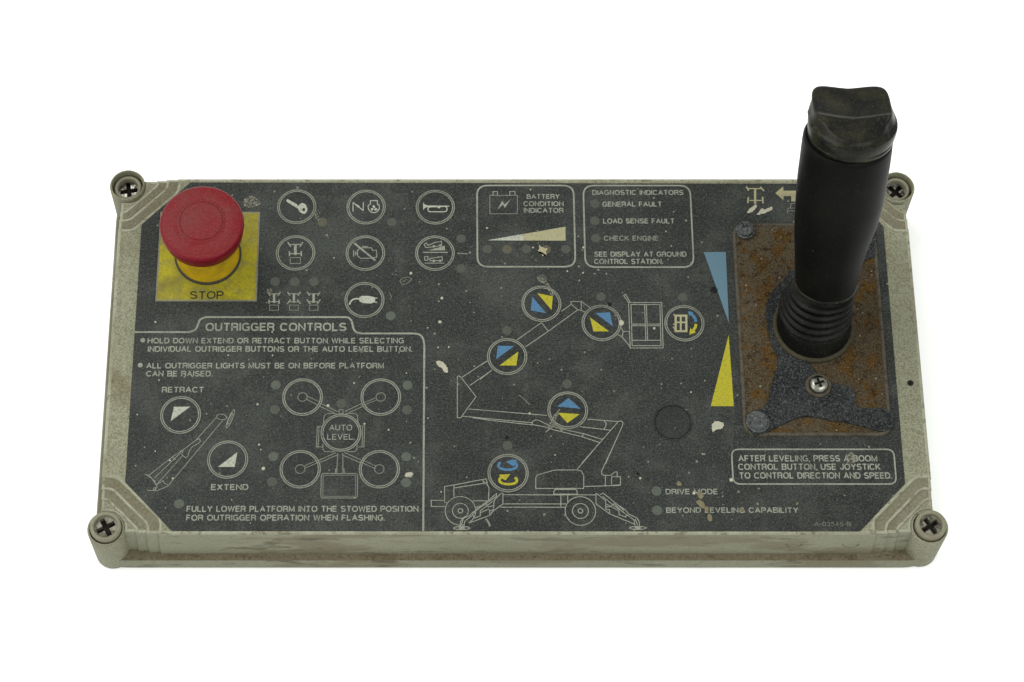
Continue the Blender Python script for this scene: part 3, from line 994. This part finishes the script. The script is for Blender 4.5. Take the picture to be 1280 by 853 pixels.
# chassis round the AUTO LEVEL button
k = Ink()
k.strokes(AV, [[(342, 214), (440, 262)], [(334, 230), (420, 270)], [(578, 213), (478, 260)], [(586, 230), (500, 268)],
               [(326, 548), (426, 504)], [(332, 562), (440, 514)], [(574, 546), (474, 502)], [(568, 562), (470, 520)],
               [(352, 328), (357, 284), (374, 272), (430, 272)], [(482, 272), (540, 272), (554, 282), (557, 325)],
               [(349, 452), (350, 488), (362, 498), (422, 498)], [(552, 450), (550, 488), (538, 498), (490, 498)],
               [(342, 348), (316, 348), (310, 470), (352, 470)], [(326, 350), (322, 468)], [(572, 345), (597, 345), (592, 470), (556, 470)], [(585, 347), (581, 468)],
               [(437, 506), (431, 622)], [(467, 506), (468, 622)], [(424, 624), (424, 600), (434, 600)], [(475, 624), (475, 600), (466, 600)]], TH)
k.strokes(AV, [[(445, 248), (468, 248), (468, 272), (445, 272)]], TH, True)
k.line(rect_path(AV(340, 627), AV(553, 772), 1.4 * MM), 0.45 * MM, True)
k.line(rect_path(AV(351, 637), AV(542, 762), 1.0 * MM), 0.3 * MM, True)
k.obj("outrigger_drawing", M['ink_dull'], film)
# the boom lift
k = Ink()
k.strokes(BP, [[(40, 455), (0, 480)], [(62, 505), (0, 553)]], TH)
k.strokes(BP, [[(196, 343), (328, 250)], [(242, 380), (365, 296), (522, 182)], [(328, 250), (365, 297)], [(434, 190), (487, 153)],
               [(487, 153), (484, 138), (540, 138), (540, 185), (522, 182), (487, 153)], [(540, 138), (586, 170)], [(540, 185), (560, 194)]], TH)
k.strokes(BQ, [[(489, 129), (776, 129), (788, 522), (503, 522)], [(510, 146), (760, 146), (770, 502), (520, 502)]], TH, True)
k.strokes(BQ, [[(628, 146), (638, 455)], [(643, 146), (654, 455)], [(512, 315), (764, 315)], [(512, 329), (765, 329)], [(516, 455), (769, 455)],
               [(490, 130), (446, 66), (464, 58), (504, 128)], [(386, 400), (432, 426), (502, 508)], [(424, 340), (442, 379), (490, 379)], [(442, 379), (432, 426)]], TH)
k.strokes(BO, [[(258, 62), (95, 170)], [(292, 124), (145, 226)], [(135, 382), (660, 425)], [(90, 430), (560, 474)], [(165, 440), (275, 457), (560, 488)],
               [(560, 484), (564, 464), (582, 455), (606, 458), (645, 478), (690, 497), (790, 522)], [(560, 486), (640, 500), (700, 520), (905, 570)],
               [(790, 522), (905, 547), (1030, 585)], [(890, 566), (1012, 606)], [(906, 546), (890, 568)], [(930, 450), (1140, 466)], [(880, 500), (1082, 523)],
               [(1040, 460), (1054, 478), (1052, 498), (1038, 516)], [(890, 747), (1135, 466), (1152, 461), (1166, 472), (1164, 490), (1050, 747)]], TH)
k.strokes(BO, [[(62, 168), (72, 161), (86, 170), (187, 300), (85, 440), (62, 440)]], TH, True)
k.strokes(BU, [[(655, 0), (475, 212)], [(820, 0), (713, 228), (714, 254), (734, 268), (800, 268)], [(545, 376), (895, 366)], [(750, 270), (750, 372)],
               [(800, 270), (842, 236), (864, 235), (865, 278)], [(0, 458), (655, 458)], [(0, 545), (380, 545)], [(0, 577), (360, 577)], [(318, 460), (318, 575)], [(385, 460), (385, 525)],
               [(658, 440), (660, 545), (792, 642), (1035, 742)], [(660, 440), (750, 512), (756, 602)],
               [(700, 456), (726, 440), (792, 490), (850, 540), (940, 600), (978, 645), (1058, 682), (1078, 720), (1080, 765)],
               [(720, 470), (830, 560), (960, 652), (1028, 700), (1040, 765)], [(756, 545), (880, 612), (885, 650), (945, 672), (958, 650)],
               [(756, 575), (800, 572), (838, 540)], [(756, 602), (790, 600), (792, 642)], [(840, 545), (905, 612)], [(1040, 690), (1062, 752)], [(870, 552), (930, 610)]], TH)
k.strokes(BU, [[(75, 395), (75, 292), (90, 264), (260, 216), (475, 216), (518, 226), (540, 272), (540, 395)], [(810, 282), (896, 282), (896, 360), (810, 365)],
               [(250, 450), (250, 424), (270, 396), (455, 394), (475, 420), (478, 450)]], TH, True)
k.strokes(BU, [[(262, 400), (460, 400)]], 0.9 * MM)
k.strokes(BT, [[(200, 512), (70, 510), (70, 570), (215, 570)], [(225, 535), (200, 530), (200, 376), (290, 361), (290, 480)], [(290, 361), (600, 302), (612, 340), (296, 390)],
               [(606, 342), (630, 392), (625, 512)], [(470, 515), (620, 515)], [(500, 580), (520, 580)], [(570, 312), (575, 332), (590, 334)],
               [(750, 440), (765, 440), (765, 545), (665, 618), (640, 655), (395, 746)], [(750, 440), (680, 510), (672, 604)],
               [(704, 442), (640, 500), (560, 560), (480, 622), (440, 660), (372, 690), (352, 720), (350, 765)], [(704, 470), (600, 542), (500, 612), (460, 662), (395, 712), (388, 765)],
               [(704, 442), (704, 470)], [(665, 520), (545, 612), (545, 660), (490, 682), (475, 655)], [(672, 560), (625, 575), (600, 545)], [(672, 604), (635, 610), (640, 655)],
               [(510, 575), (560, 560), (610, 540)], [(545, 630), (630, 595)], [(380, 690), (362, 750)], [(765, 456), (1163, 456)], [(765, 545), (1163, 545)], [(740, 577), (1163, 577)]], TH)
for view, u, v in ((BT, 353, 612), (BU, 508, 613)):
    for r, w in ((148, 0.42), (77, 0.42), (22, 0.5)):
        c = view(u, v)
        k.ring(c, r / 7.754 * scale_at(c), w * MM, 40)
for c in (BT(365, 779), BU(1065, 778)):
    k.ell(c, 3.9 * MM, 0.75 * MM, 0.45 * MM)
    k.disc(c, 1.6 * MM, 0.5 * MM)
k.obj("boom_lift_drawing", M['ink'], film)

# battery gauge
k = Ink()
k.strokes(BA, [[(173, 152), (440, 152), (440, 330), (173, 330)]], 0.28 * MM, True)
k.strokes(BA, [[(204, 152), (204, 115), (247, 115), (247, 152)], [(366, 152), (366, 115), (417, 115), (417, 152)]], 0.42 * MM)
k.polys(BA, [[(247, 294), (292, 205), (316, 240), (376, 188), (318, 274), (300, 240)]])
k.obj("battery_symbol", M['ink'], film)
k = Ink()
k.polys(BA, [[(150, 588), (906, 455), (907, 591)]])
k.obj("gauge_wedge", M['ink_sand'], film)
k = Ink(PRINT_Z + 0.0001)
k.polys(BA, [[(150, 588), (478, 530), (506, 560), (498, 591)]])
k.obj("gauge_wedge", M['ink_bright'], film, "paler thin end of the gauge wedge")

# speed wedges beside the joystick and the steering symbols behind it
k = Ink()
k.poly([P(879.8, 315.6), P(907.2, 315.2), P(911, 404)])
k.obj("blue_wedge", M['blue_pale'], film)
k = Ink()
k.poly([P(910.8, 419), P(917.3, 508.2), P(888.4, 508)])
k.obj("yellow_wedge", M['yellow'], film)
k = Ink()
k.strokes(TR, [[(262, 125), (402, 125)], [(285, 240), (415, 240)]], 0.6 * MM)
k.strokes(TR, [[(252, 105), (278, 145)], [(390, 108), (426, 148)], [(274, 208), (270, 266)], [(412, 205), (418, 268)]], 0.75 * MM)
k.strokes(TR, [[(340, 125), (340, 278)]], 1.15 * MM)
k.obj("chassis_symbol", M['ink_sand'], film)
k = Ink()
k.polys(TR, [[(536, 168), (612, 104), (614, 145), (800, 145), (800, 250), (690, 250), (690, 198), (616, 198), (614, 238)]])
k.obj("steer_arrow", M['ink_sand'], film)
k = Ink()
k.strokes(TR, [[(655, 362), (660, 315), (790, 312)], [(680, 310), (690, 270), (790, 270)], [(668, 340), (720, 342), (790, 345)]], 0.4 * MM)
k.obj("seat_symbol", M['ink_dull'], film)

# ------------------------------------------------------------------ indicator windows
ind = []
for q in ((115, 620), (235, 620), (353, 620)):
    ind.append((K.px(*q), 'lamp_grey', 6.3))
ind += [((403, 278), 'lamp_brown', 6.0), (NV.px(340, 258), 'lamp_grey', 5.8), (NV.px(762, 358), 'lamp_grey', 5.6), (NV.px(762, 540), 'lamp_grey', 6.2), (NV.px(333, 828), 'lamp_green', 6.0),
        (RV.px(287, 718), 'lamp_green', 6.3)]
for q in ((70, 102), (850, 103), (55, 525), (843, 527), (842, 680)):
    ind.append((AV.px(*q), 'lamp_green', 6.2))
for q in ((65, 247), (847, 250), (48, 675), (458, 212)):
    ind.append((AV.px(*q), 'lamp_grey', 6.2))
for q in ((148, 672), (340, 675), (528, 672), (720, 675), (910, 672)):
    ind.append((BA.px(*q), 'lamp_brown' if q[0] in (340, 720) else 'lamp_grey', 6.0))
for q in ((698, 148), (698, 240), (703, 333)):
    ind.append((Z3.px(*q), 'lamp_grey', 5.6))
for q in ((345, 22), (530, 78), (786, 80), (235, 184), (424, 351), (237, 545)):
    ind.append((Z8.px(*q), 'lamp_grey', 5.9))
for q in ((88, 60), (92, 163)):
    ind.append((DV.px(*q), 'lamp_green', 6.0))
wm = {}
for (px, py), mat, r in ind:
    c = P(px, py)
    if mat not in wm:
        bm = bmesh.new()
        lathe(bm, [(0.0024, 0.00003), (0.00235, 0.00007), (0.0002, 0.00010)], (0, 0), 24)
        bmesh.ops.recalc_face_normals(bm, faces=bm.faces[:])
        me = bpy.data.meshes.new("indicator_light")
        bm.to_mesh(me); bm.free()
        me.materials.append(M[mat])
        wm[mat] = me
    link("indicator_light", wm[mat], root, c)

# blank knock-out and small pierced holes
bm = bmesh.new()
c = Z8(755, 472)
lathe(bm, [(0.0095, 0.00002), (0.0094, 0.00022), (0.0091, 0.00030), (0.00875, 0.00022), (0.0086, -0.00002 + 0.00006), (0.0084, 0.00005), (0.0002, 0.00005)], c, 56)
obj("blank_knockout", bm, M['button'], film, smooth=True)
k = Ink(0.00033)
k.ring(c, 0.0086, 0.00038)
k.obj("knockout_groove", M['hole'], film)
for q, r in ((Z8(885, 57), 1.45), (Z8(235, 520), 0.75), (Z8(645, 633), 0.6), (BQ(326, 143), 0.8)):
    bm = bmesh.new()
    lathe(bm, [(r * MM * 1.25, 0.00002), (r * MM * 1.15, 0.00018), (r * MM * 0.85, 0.00006), (0.0001, 0.00004)], q, 18)
    obj("pierced_hole", bm, M['hole'], film, smooth=True)

# ------------------------------------------------------------------ yellow STOP plate and mushroom button
a, b2 = P(325.2, 265.4), P(194.2, 377.2)
bm = bmesh.new()
o = [Vector((b2.x, b2.y)), Vector((a.x, b2.y)), Vector((a.x, a.y)), Vector((b2.x, a.y))]
loft(bm, [(o, 0.00002), (o, 0.00030), (offset(o, -0.00008), 0.00034)], True)
stop = obj("stop_label", bm, M['stop_edge'], root, "grimy yellow square label reading STOP")
bm = bmesh.new()
o2 = offset(o, -0.0008)
loft(bm, [(o2, 0.00036), (o2, 0.00040)], True)
obj("yellow_field", bm, M['stop_yellow'], stop)
bm = bmesh.new()
text_mesh(bm, "STOP", 237.4, 279.4, 374.4, 9.6, 0.15, 0.00050)
obj("lettering", bm, M['ink_black'], stop, normals=False)

E = P(260.2, 319.5)
estop = bpy.data.objects.new("stop_button", None)
COL.objects.link(estop)
estop.parent = root
estop.location = Vector((E.x, E.y, 0)) - root.location
estop["label"] = "red mushroom push button on yellow collar"
bm = bmesh.new()
lathe(bm, [(0.0166, 0.0004), (0.0166, 0.0009), (0.0164, 0.0012), (0.0160, 0.0016), (0.0150, 0.0016)], E, 56, False)
obj("contact_shade_ring", bm, M['dark_ring'], estop, smooth=True)  # ring added as painted contact shade round the collar's foot
bm = bmesh.new()
lathe(bm, [(0.0156, 0.0008), (0.0156, 0.0022), (0.0152, 0.0040), (0.0149, 0.0100), (0.0147, 0.0180), (0.0143, 0.0290)], E, 64, False)
col_o = obj("collar", bm, M['collar'], estop)
auto_smooth(col_o, 40)
bm = bmesh.new()
lathe(bm, [(0.0140, 0.0244), (0.0178, 0.0241), (0.0188, 0.0244), (0.0193, 0.0254), (0.0199, 0.0290), (0.02045, 0.0325), (0.0204, 0.0336), (0.0201, 0.0345), (0.0195, 0.0351),
           (0.0187, 0.0354), (0.0160, 0.0359), (0.0124, 0.0363), (0.0121, 0.0362), (0.0118, 0.0364), (0.0107, 0.0365), (0.0105, 0.03625), (0.01025, 0.03625), (0.0100, 0.0366), (0.0060, 0.0368), (0.0003, 0.0369)], E, 72)
for f in bm.faces:
    f.material_index = 1 if f.calc_center_median().z < 0.0349 else 0
capo = obj("red_cap", bm, [M['red'], M['red_side']], estop)
auto_smooth(capo, 45)

# ------------------------------------------------------------------ joystick
joy = bpy.data.objects.new("joystick", None)
COL.objects.link(joy)
joy.parent = root
J0 = P(1017, 407, 0.002)
joy.location = Vector((J0.x, J0.y, 0)) - root.location
joy["label"] = "black joystick leaning back on a rusty base plate"

tl, trp, br, bl = P(916.5, 280.5), P(1092, 280), P(1116, 545.5), P(928.5, 545.5)
xl, xr = (tl.x + bl.x) / 2, (trp.x + br.x) / 2
po = fillet([(xl, bl.y), (xr, bl.y), (xr, tl.y), (xl, tl.y)], 0.0072, 8)
bm = bmesh.new()
lo = [(offset(po, 0.0002), 0.00002), (offset(po, 0.0), 0.0009), (offset(po, -0.0005), 0.0012), (offset(po, -0.0013), 0.0012), (offset(po, -0.0018), 0.0006)]
loft(bm, lo, False)
obj("plate_frame", bm, M['rust_edge'], joy, smooth=True)
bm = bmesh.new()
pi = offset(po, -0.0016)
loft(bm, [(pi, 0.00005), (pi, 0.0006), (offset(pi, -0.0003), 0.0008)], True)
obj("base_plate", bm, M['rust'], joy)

# torn gasket under the boot
gp = [GV.px(*q) for q in ((372, 30), (368, 120), (335, 220), (300, 355), (270, 400), (200, 425), (160, 470), (165, 535), (215, 585), (300, 565), (390, 520), (470, 482), (555, 458),
                          (640, 466), (760, 488), (860, 500), (1000, 538), (1080, 560), (1140, 552), (1172, 510), (1165, 440), (1110, 405), (1060, 398), (960, 402), (915, 375), (905, 300),
                          (870, 252), (800, 235), (740, 225), (690, 190), (640, 150), (600, 100), (580, 40))]
gp += [J3.px(*q) for q in ((620, 690), (700, 560), (710, 400), (640, 300), (480, 250), (340, 130), (262, 110), (235, 165), (135, 270), (98, 380), (105, 500), (140, 640), (180, 730))]
g2 = [P(*q).to_2d() for q in gp]
ar = sum(g2[i - 1].x * g2[i].y - g2[i].x * g2[i - 1].y for i in range(len(g2)))
if ar < 0:
    g2 = g2[::-1]
g3 = []
for i, q in enumerate(smooth_path(g2 + g2[:1], 4)[:-1]):
    g3.append(q + Vector((random.uniform(-1, 1), random.uniform(-1, 1))) * 0.00014)
bm = bmesh.new()
plate(bm, g3, [], 0.0016, 0.0007)
gk = obj("gasket", bm, M['gasket'], joy)
# second piece, showing behind the grip
g5 = [P(*J_).to_2d() for J_ in ((1074, 336), (1082, 326), (1093, 323), (1095, 300), (1090, 284), (1076, 284), (1060, 310))]
ar = sum(g5[i - 1].x * g5[i].y - g5[i].x * g5[i - 1].y for i in range(len(g5)))
bm = bmesh.new()
plate(bm, g5 if ar > 0 else g5[::-1], [], 0.0015, 0.0007)
obj("gasket", bm, M['gasket'], joy)

# plate screws
c = GV(652, 246)
bm = bmesh.new()
lathe(bm, [(0.0062, 0.0016), (0.0062, 0.0022), (0.0057, 0.0027), (0.0045, 0.0027)], c, 36, True)
w = obj("washer", bm, M['rust_edge'], joy, smooth=False)
auto_smooth(w)
bm = bmesh.new()
outer = circle(c, 0.0046, 36)
cr = cross_outline(c, 0.0024, 0.00062, 0.35)
prof = [(0.0047, 0.0026), (0.0047, 0.0034), (0.0044, 0.0042), (0.0039, 0.0048), (0.0033, 0.0052), (0.0026, 0.0055)]
rows = lathe(bm, prof, c, 36, False)
plate(bm, circle(c, 0.0026, 36), [cr], 0.0055, 0.0042)
bmesh.ops.remove_doubles(bm, verts=bm.verts[:], dist=0.00003)
sc = obj("plate_screw", bm, M['steel'], joy, "shiny cross head screw with washer in front of the boot")
auto_smooth(sc, 50)
bm = bmesh.new()
lathe(bm, [(0.0026, 0.0043)], c, 24)
obj("cross_slot", bm, M['pit'], sc)
for q, mat, rr, lb in ((GV(232, 498), 'crust', 0.0046, "crusted screw with a pale chip in a plate corner"), (GV(1075, 478), 'gasket', 0.0042, None), (TR(242, 540), 'crust', 0.0040, "weathered screw on the rusty plate near blue wedge"),
                       (P(1080, 292), 'gasket', 0.0042, None)):
    bm = bmesh.new()
    lathe(bm, [(rr * 1.22, 0.0010), (rr * 1.22, 0.0021), (rr * 1.05, 0.0023), (rr, 0.0023), (rr, 0.0028), (rr * 0.9, 0.0033), (rr * 0.55, 0.0034), (rr * 0.4, 0.0029), (0.0001, 0.0029)], q, 28)
    s_ = obj("plate_screw", bm, M[mat], joy, lb)
    auto_smooth(s_, 40)

# axis plane of the stick: through its foot, leaning back
LEAN = math.radians(20)
AX = Vector((0, math.sin(LEAN), math.cos(LEAN)))
PN = Vector((0, math.cos(LEAN), -math.sin(LEAN)))


def on_axis(px, py):
    d = ray(px, py)
    t = (J0 - CAM).dot(PN) / d.dot(PN)
    return CAM + d * t


def ring_at(bm, c, axis, r, n=56, ry=None):
    e1 = Vector((1, 0, 0))
    e1 = (e1 - axis * e1.dot(axis)).normalized()
    e2 = axis.cross(e1)
    ry = ry or r
    return [bm.verts.new(c + e1 * (r * math.cos(2 * math.pi * i / n)) + e2 * (ry * math.sin(2 * math.pi * i / n))) for i in range(n)]


def skin(bm, rows, cap=True):
    n = len(rows[0])
    for a_, b_ in zip(rows, rows[1:]):
        for i in range(n):
            bm.faces.new((a_[i], a_[(i + 1) % n], b_[(i + 1) % n], b_[i]))
    if cap:
        bm.faces.new(rows[-1])


# boot: flange, plain foot and five folds that follow the lean
bm = bmesh.new()
lathe(bm, [(0.0199, 0.0008), (0.0199, 0.0022), (0.0195, 0.0029), (0.0188, 0.0031), (0.0180, 0.0029), (0.0172, 0.0024)], J0, 60, False)
obj("boot_flange", bm, M['boot_rim'], joy, smooth=True)
bm = bmesh.new()
foot, headp = P(1017.5, 407, 0.002), on_axis(1031, 357)
rows = []
UP = Vector((0, 0, 1))
steps = [(0.0, 0.0184), (0.06, 0.0181), (0.16, 0.0174), (0.24, 0.0169), (0.29, 0.0163)]
nf = 5
for i in range(nf):
    f0 = 0.30 + 0.62 * i / nf
    w_ = 0.62 / nf
    rb = 0.0174 - 0.0022 * i / (nf - 1)
    steps += [(f0, rb - 0.0026), (f0 + w_ * 0.12, rb - 0.0008), (f0 + w_ * 0.28, rb + 0.0003), (f0 + w_ * 0.46, rb + 0.0006), (f0 + w_ * 0.64, rb + 0.0002), (f0 + w_ * 0.80, rb - 0.0010), (f0 + w_ * 0.92, rb - 0.0026)]
steps += [(0.95, 0.0118), (1.0, 0.0116), (1.12, 0.0116)]
for t, r in steps:
    ctr = foot.lerp(headp, t)
    ctr.x += -0.0012 * math.sin(min(t, 1) * math.pi)
    ax = UP.lerp(AX, min(1.0, t * 1.15)).normalized()
    rows.append(ring_at(bm, ctr, ax, r))
skin(bm, rows, False)
obj("rubber_boot", bm, M['boot'], joy, smooth=True)

# grip from its measured outline
bm = bmesh.new()
st = [(357.5, 997.5, 1066.5), (356.0, 995.0, 1069.0), (354, 994.3, 1070), (346, 994.0, 1072.5), (335, 993.7, 1075.5), (323, 993.5, 1078.5), (310, 993.3, 1082.5), (294, 993, 1088.5), (273, 993.4, 1097), (246, 995, 1104.5),
      (223, 997, 1108.5), (200, 1000, 1112.5), (181, 1002.4, 1115.2), (172.5, 1004, 1116.0), (170, 1006.5, 1114.5)]
stf = []
for i in range(len(st) - 1):
    for j in range(3):
        t = j / 3
        stf.append(tuple(st[i][q] * (1 - t) + st[i + 1][q] * t for q in range(3)))
stf.append(st[-1])
rows = []
tilt = on_axis(1063, 169) - on_axis(1034, 345)
AXG = tilt.normalized()
for y, l, r in stf:
    c = on_axis((l + r) / 2, y)
    rows.append(ring_at(bm, c, AXG, (r - l) / 2 * scale_at(c)))
f0 = bm.faces.new(rows[0][::-1])
skin(bm, rows)
rim = bmesh.new()
rr = []
gc, gr = on_axis(1032, 353.5), 37.9 * scale_at(on_axis(1032, 353.5))
for dh, dr in ((-0.0016, -0.0012), (-0.0012, 0.0), (-0.0004, 0.0005), (0.0004, 0.0005), (0.0012, 0.0), (0.0016, -0.0012)):
    rr.append(ring_at(rim, gc + AXG * dh, AXG, gr + dr))
skin(rim, rr, False)
grip_rim = obj("grip_rim", rim, M['cap_black'], joy, smooth=True)
grip = obj("grip", bm, M['rubber'], joy)
auto_smooth(grip, 50)

# cap with shoulder
CT = on_axis(1065.5, 147.5)
CB = on_axis(1063.2, 169)
AXC = AXG
bm = bmesh.new()
hc = (CT - CB).length
E1 = Vector((1, 0, 0))
E1 = (E1 - AXC * E1.dot(AXC)).normalized()
E2 = AXC.cross(E1)
rows = [ring_at(bm, CB + AXC * h, AXC, r, 96) for h, r in ((-0.0015, 0.0180), (-0.0006, 0.0190), (0.0002, 0.0194), (0.0014, 0.0195), (0.0019, 0.0191), (0.0024, 0.0191), (0.0029, 0.0197),
                                                           (0.0050, 0.0200), (hc - 0.0030, 0.0202), (hc - 0.0016, 0.0200))]


def top_radius(t):
    """outline of the cap's top: a rounded rectangle behind, half an oval in front"""
    c_, s_ = math.cos(t), math.sin(t)
    if s_ >= 0:
        return 1 / ((abs(c_) / 0.0178) ** 5 + (abs(s_) / 0.0194) ** 5) ** 0.2
    f = min(1.0, -s_ / 0.45)
    f = f * f * (3 - 2 * f)
    return (1 - f) * 0.0178 / max(abs(c_), 0.6) + f / math.sqrt((c_ / 0.0158) ** 2 + (s_ / 0.0186) ** 2)


def top_height(u, v):
    """rocker with a valley across it; in front of its ridge the facet slopes down"""
    v0 = -0.0042
    au = abs(u) / 0.0165
    val = 0.0024 + 0.0028 * min(1.0, au) ** 1.3
    if v >= v0:
        t = min(1.0, (v - v0) / 0.0035)
        dish = 0.0010 * t * t * (3 - 2 * t) - 0.0006 * min(1.0, max(0.0, (v - 0.008) / 0.009))
        return val - dish
    t = min(1.0, (v0 - v) / 0.0018)
    ridge = val - 0.0014 * t * t * (3 - 2 * t) * (0.3 + 0.7 * au)
    f = min(1.0, (v0 - v) / 0.0140)
    return ridge * (1 - f) + 0.0004 * f


def ring_top(fr, lower):
    out = []
    for i in range(96):
        t = 2 * math.pi * i / 96
        r = top_radius(t) * fr
        u, v = r * math.cos(t), r * math.sin(t)
        out.append(bm.verts.new(CT + E1 * u + E2 * v + AXC * (top_height(u, v) - lower)))
    return out


def ring_mix(fr, k):
    out = []
    for i in range(96):
        t = 2 * math.pi * i / 96
        r = min(0.0203, top_radius(t) * fr + 0.0002)
        u, v = r * math.cos(t), r * math.sin(t)
        h = -0.0016 + k * (top_height(u, v) - 0.0012 + 0.0016)
        out.append(bm.verts.new(CT + E1 * u + E2 * v + AXC * h))
    return out


rows.append(ring_mix(1.09, 0.12))
rows.append(ring_mix(1.055, 0.35))
rows.append(ring_mix(1.015, 0.62))
for fr, lw in ((1.0, 0.0012), (0.985, 0.0006), (0.955, 0.0002), (0.92, 0.0), (0.86, 0.0), (0.79, 0), (0.72, 0), (0.65, 0), (0.58, 0), (0.51, 0), (0.44, 0), (0.37, 0), (0.30, 0), (0.23, 0), (0.16, 0), (0.09, 0), (0.03, 0)):
    rows.append(ring_top(fr, lw))
skin(bm, rows)
cap = obj("grip_cap", bm, M['cap_black'], joy)
auto_smooth(cap, 38)

# ------------------------------------------------------------------ drops of paint and mud on the film


def drop(c, r, mat='blob', ry=None, rot=0.0, h=0.25):
    bm = bmesh.new()
    n = 14
    ry = ry or r
    wob = [1 + random.uniform(-0.16, 0.16) for _ in range(n)]
    z0 = 0.00045
    loops = []
    for f, z in ((1.0, 0.00003), (0.96, z0), (0.72, z0 + h * r * 0.6), (0.35, z0 + h * r)):
        pts = []
        for i in range(n):
            t = 2 * math.pi * i / n
            x, y = r * f * wob[i] * math.cos(t), ry * f * wob[i] * math.sin(t)
            pts.append((c.x + x * math.cos(rot) - y * math.sin(rot), c.y + x * math.sin(rot) + y * math.cos(rot)))
        loops.append((pts, z))
    loft(bm, loops, True)
    return obj("paint_drop" if mat == 'blob' else "mud_drop", bm, M[mat], film, smooth=True)


for view, lst in ((Z2, [(826, 521, 8), (991, 653, 8), (980, 780, 9), (916, 811, 4), (416, 439, 4)]),
                  (Z7, [(677, 38, 5), (670, 132, 3), (632, 392, 2.6), (28, 577, 7), (61, 161, 3), (60, 75, 3), (361, 263, 3.6), (12, 490, 3), (488, 435, 3.8), (399, 413, 4), (265, 346, 6), (553, 226, 2.6), (681, 663, 3), (364, 684, 3)]),
                  (Z8, [(25, 158, 4.4), (31, 83, 3.6), (53, 237, 3), (19, 238, 2.4), (306, 445, 3.6), (653, 648, 4), (386, 575, 2.4), (697, 178, 4), (848, 572, 2.6), (812, 378, 3)]),
                  (Z6, [(262, 58, 3.2), (490, 162, 2.6), (273, 240, 2.6), (261, 463, 2.4), (582, 316, 3.4), (316, 548, 3.2), (307, 492, 3.2), (587, 442, 3.4), (592, 458, 2.2), (501, 615, 2), (205, 348, 2.4)]),
                  (Z3, [(551, 510, 5), (635, 519, 5), (637, 383, 6), (368, 384, 5), (532, 291, 5), (123, 280, 6), (355, 75, 4), (1185, 240, 4), (1077, 298, 4)]),
                  (Z1, [(350, 790, 5)])):
    for u, v, r in lst:
        c = view(u, v)
        drop(c, r / view.k * scale_at(c))
c = Z7(563, 600)
drop(c, 2.2 * MM, 'blob', 1.35 * MM, 0.15)
c = BQ(428, 304)
drop(c, 1.35 * MM, 'blob', 1.6 * MM)
for u, v, r, ry, rot, mat in ((208, 22, 15, 13, 0, 'blob_brown'), (322, 84, 16, 24, 0.3, 'blob_brown'), (326, 130, 30, 17, -0.8, 'blob_brown'), (356, 158, 12, 18, 0.2, 'blob_brown'), (372, 203, 12, 22, 0.1, 'blob_brown'),
                              (540, 160, 14, 11, 0, 'blob_brown'), (288, 72, 9, 9, 0, 'blob'), (487, 2, 11, 10, 0, 'blob'), (627, 130, 6, 9, 0.5, 'blob_brown'), (838, 128, 5, 11, -0.5, 'blob_brown')):
    c = DV(u, v)
    kk = scale_at(c) / DV.k
    drop(c, r * kk, mat, ry * kk, rot, 0.12)


def splash(view, pts, mat='blob'):
    k = Ink(PRINT_Z + 0.00022)
    pth = smooth_path([view(*q) for q in pts + pts[:1]], 6)[:-1]
    k.poly([q + Vector((random.uniform(-1, 1), random.uniform(-1, 1))) * 0.00022 for q in pth])
    return k.obj("paint_splash" if mat == 'blob' else "mud_smear", M['smear' if mat == 'blob_brown' else mat], film)


splash(Z7, [(662, 184), (676, 181), (690, 189), (702, 203), (705, 222), (694, 224), (684, 210), (668, 198)])
splash(TR, [(260, 360), (288, 322), (345, 285), (356, 300), (322, 345), (276, 366)])
splash(TR, [(358, 376), (384, 340), (410, 318), (432, 330), (470, 315), (500, 303), (506, 330), (470, 346), (440, 366), (402, 370), (376, 384)])
splash(BA, [(640, 612), (658, 640), (690, 658), (732, 668), (716, 700), (726, 750), (704, 722), (684, 742), (670, 704), (634, 694), (652, 668)], 'ink_sand')
splash(Z5, [(64, 440), (76, 432), (96, 436), (94, 450), (78, 454), (68, 460)])
splash(Z1, [(748, 246), (768, 216), (800, 206), (828, 226), (836, 244), (810, 256), (790, 262), (766, 256)], 'blob_brown')
splash(Z8, [(360, 484), (380, 462), (392, 440), (398, 444), (388, 470), (410, 496), (404, 500), (384, 482), (366, 494)], 'blob_brown')
splash(BM_, [(450, 10), (500, 24), (545, 70), (580, 140), (570, 165), (548, 130), (520, 75), (470, 45)], 'blob_brown')
splash(Z7, [(372, 140), (388, 136), (396, 146), (384, 152)], 'blob_brown')
splash(Z5, [(432, 520), (446, 514), (458, 530), (452, 548), (436, 545)], 'blob_brown')
splash(K, [(355, 190), (368, 185), (376, 215), (390, 240), (372, 250), (360, 230)], 'blob_brown')
splash(K, [(66, 664), (92, 662), (98, 690), (76, 696)], 'blob_brown')
# scratches
for view, pts, w, closed in ((NV, [(388, 618), (405, 600), (440, 594), (462, 606), (440, 630), (405, 642)], 0.32, True), (NV, [(408, 624), (430, 606)], 0.3, False),
                             (NV, [(325, 690), (338, 712), (332, 730)], 0.3, False), (BT, [(600, 690), (625, 725), (640, 765)], 0.9, False),
                             (BO, [(470, 290), (500, 310), (545, 355)], 0.35, False), (BO, [(690, 470), (705, 430), (745, 385)], 0.5, False), (BO, [(650, 538), (700, 500), (720, 470)], 0.6, False)):
    k = Ink(PRINT_Z + 0.0002)
    k.strokes(view, [pts], w * MM, closed)
    k.obj("scratch", M['ink_dull'], film)
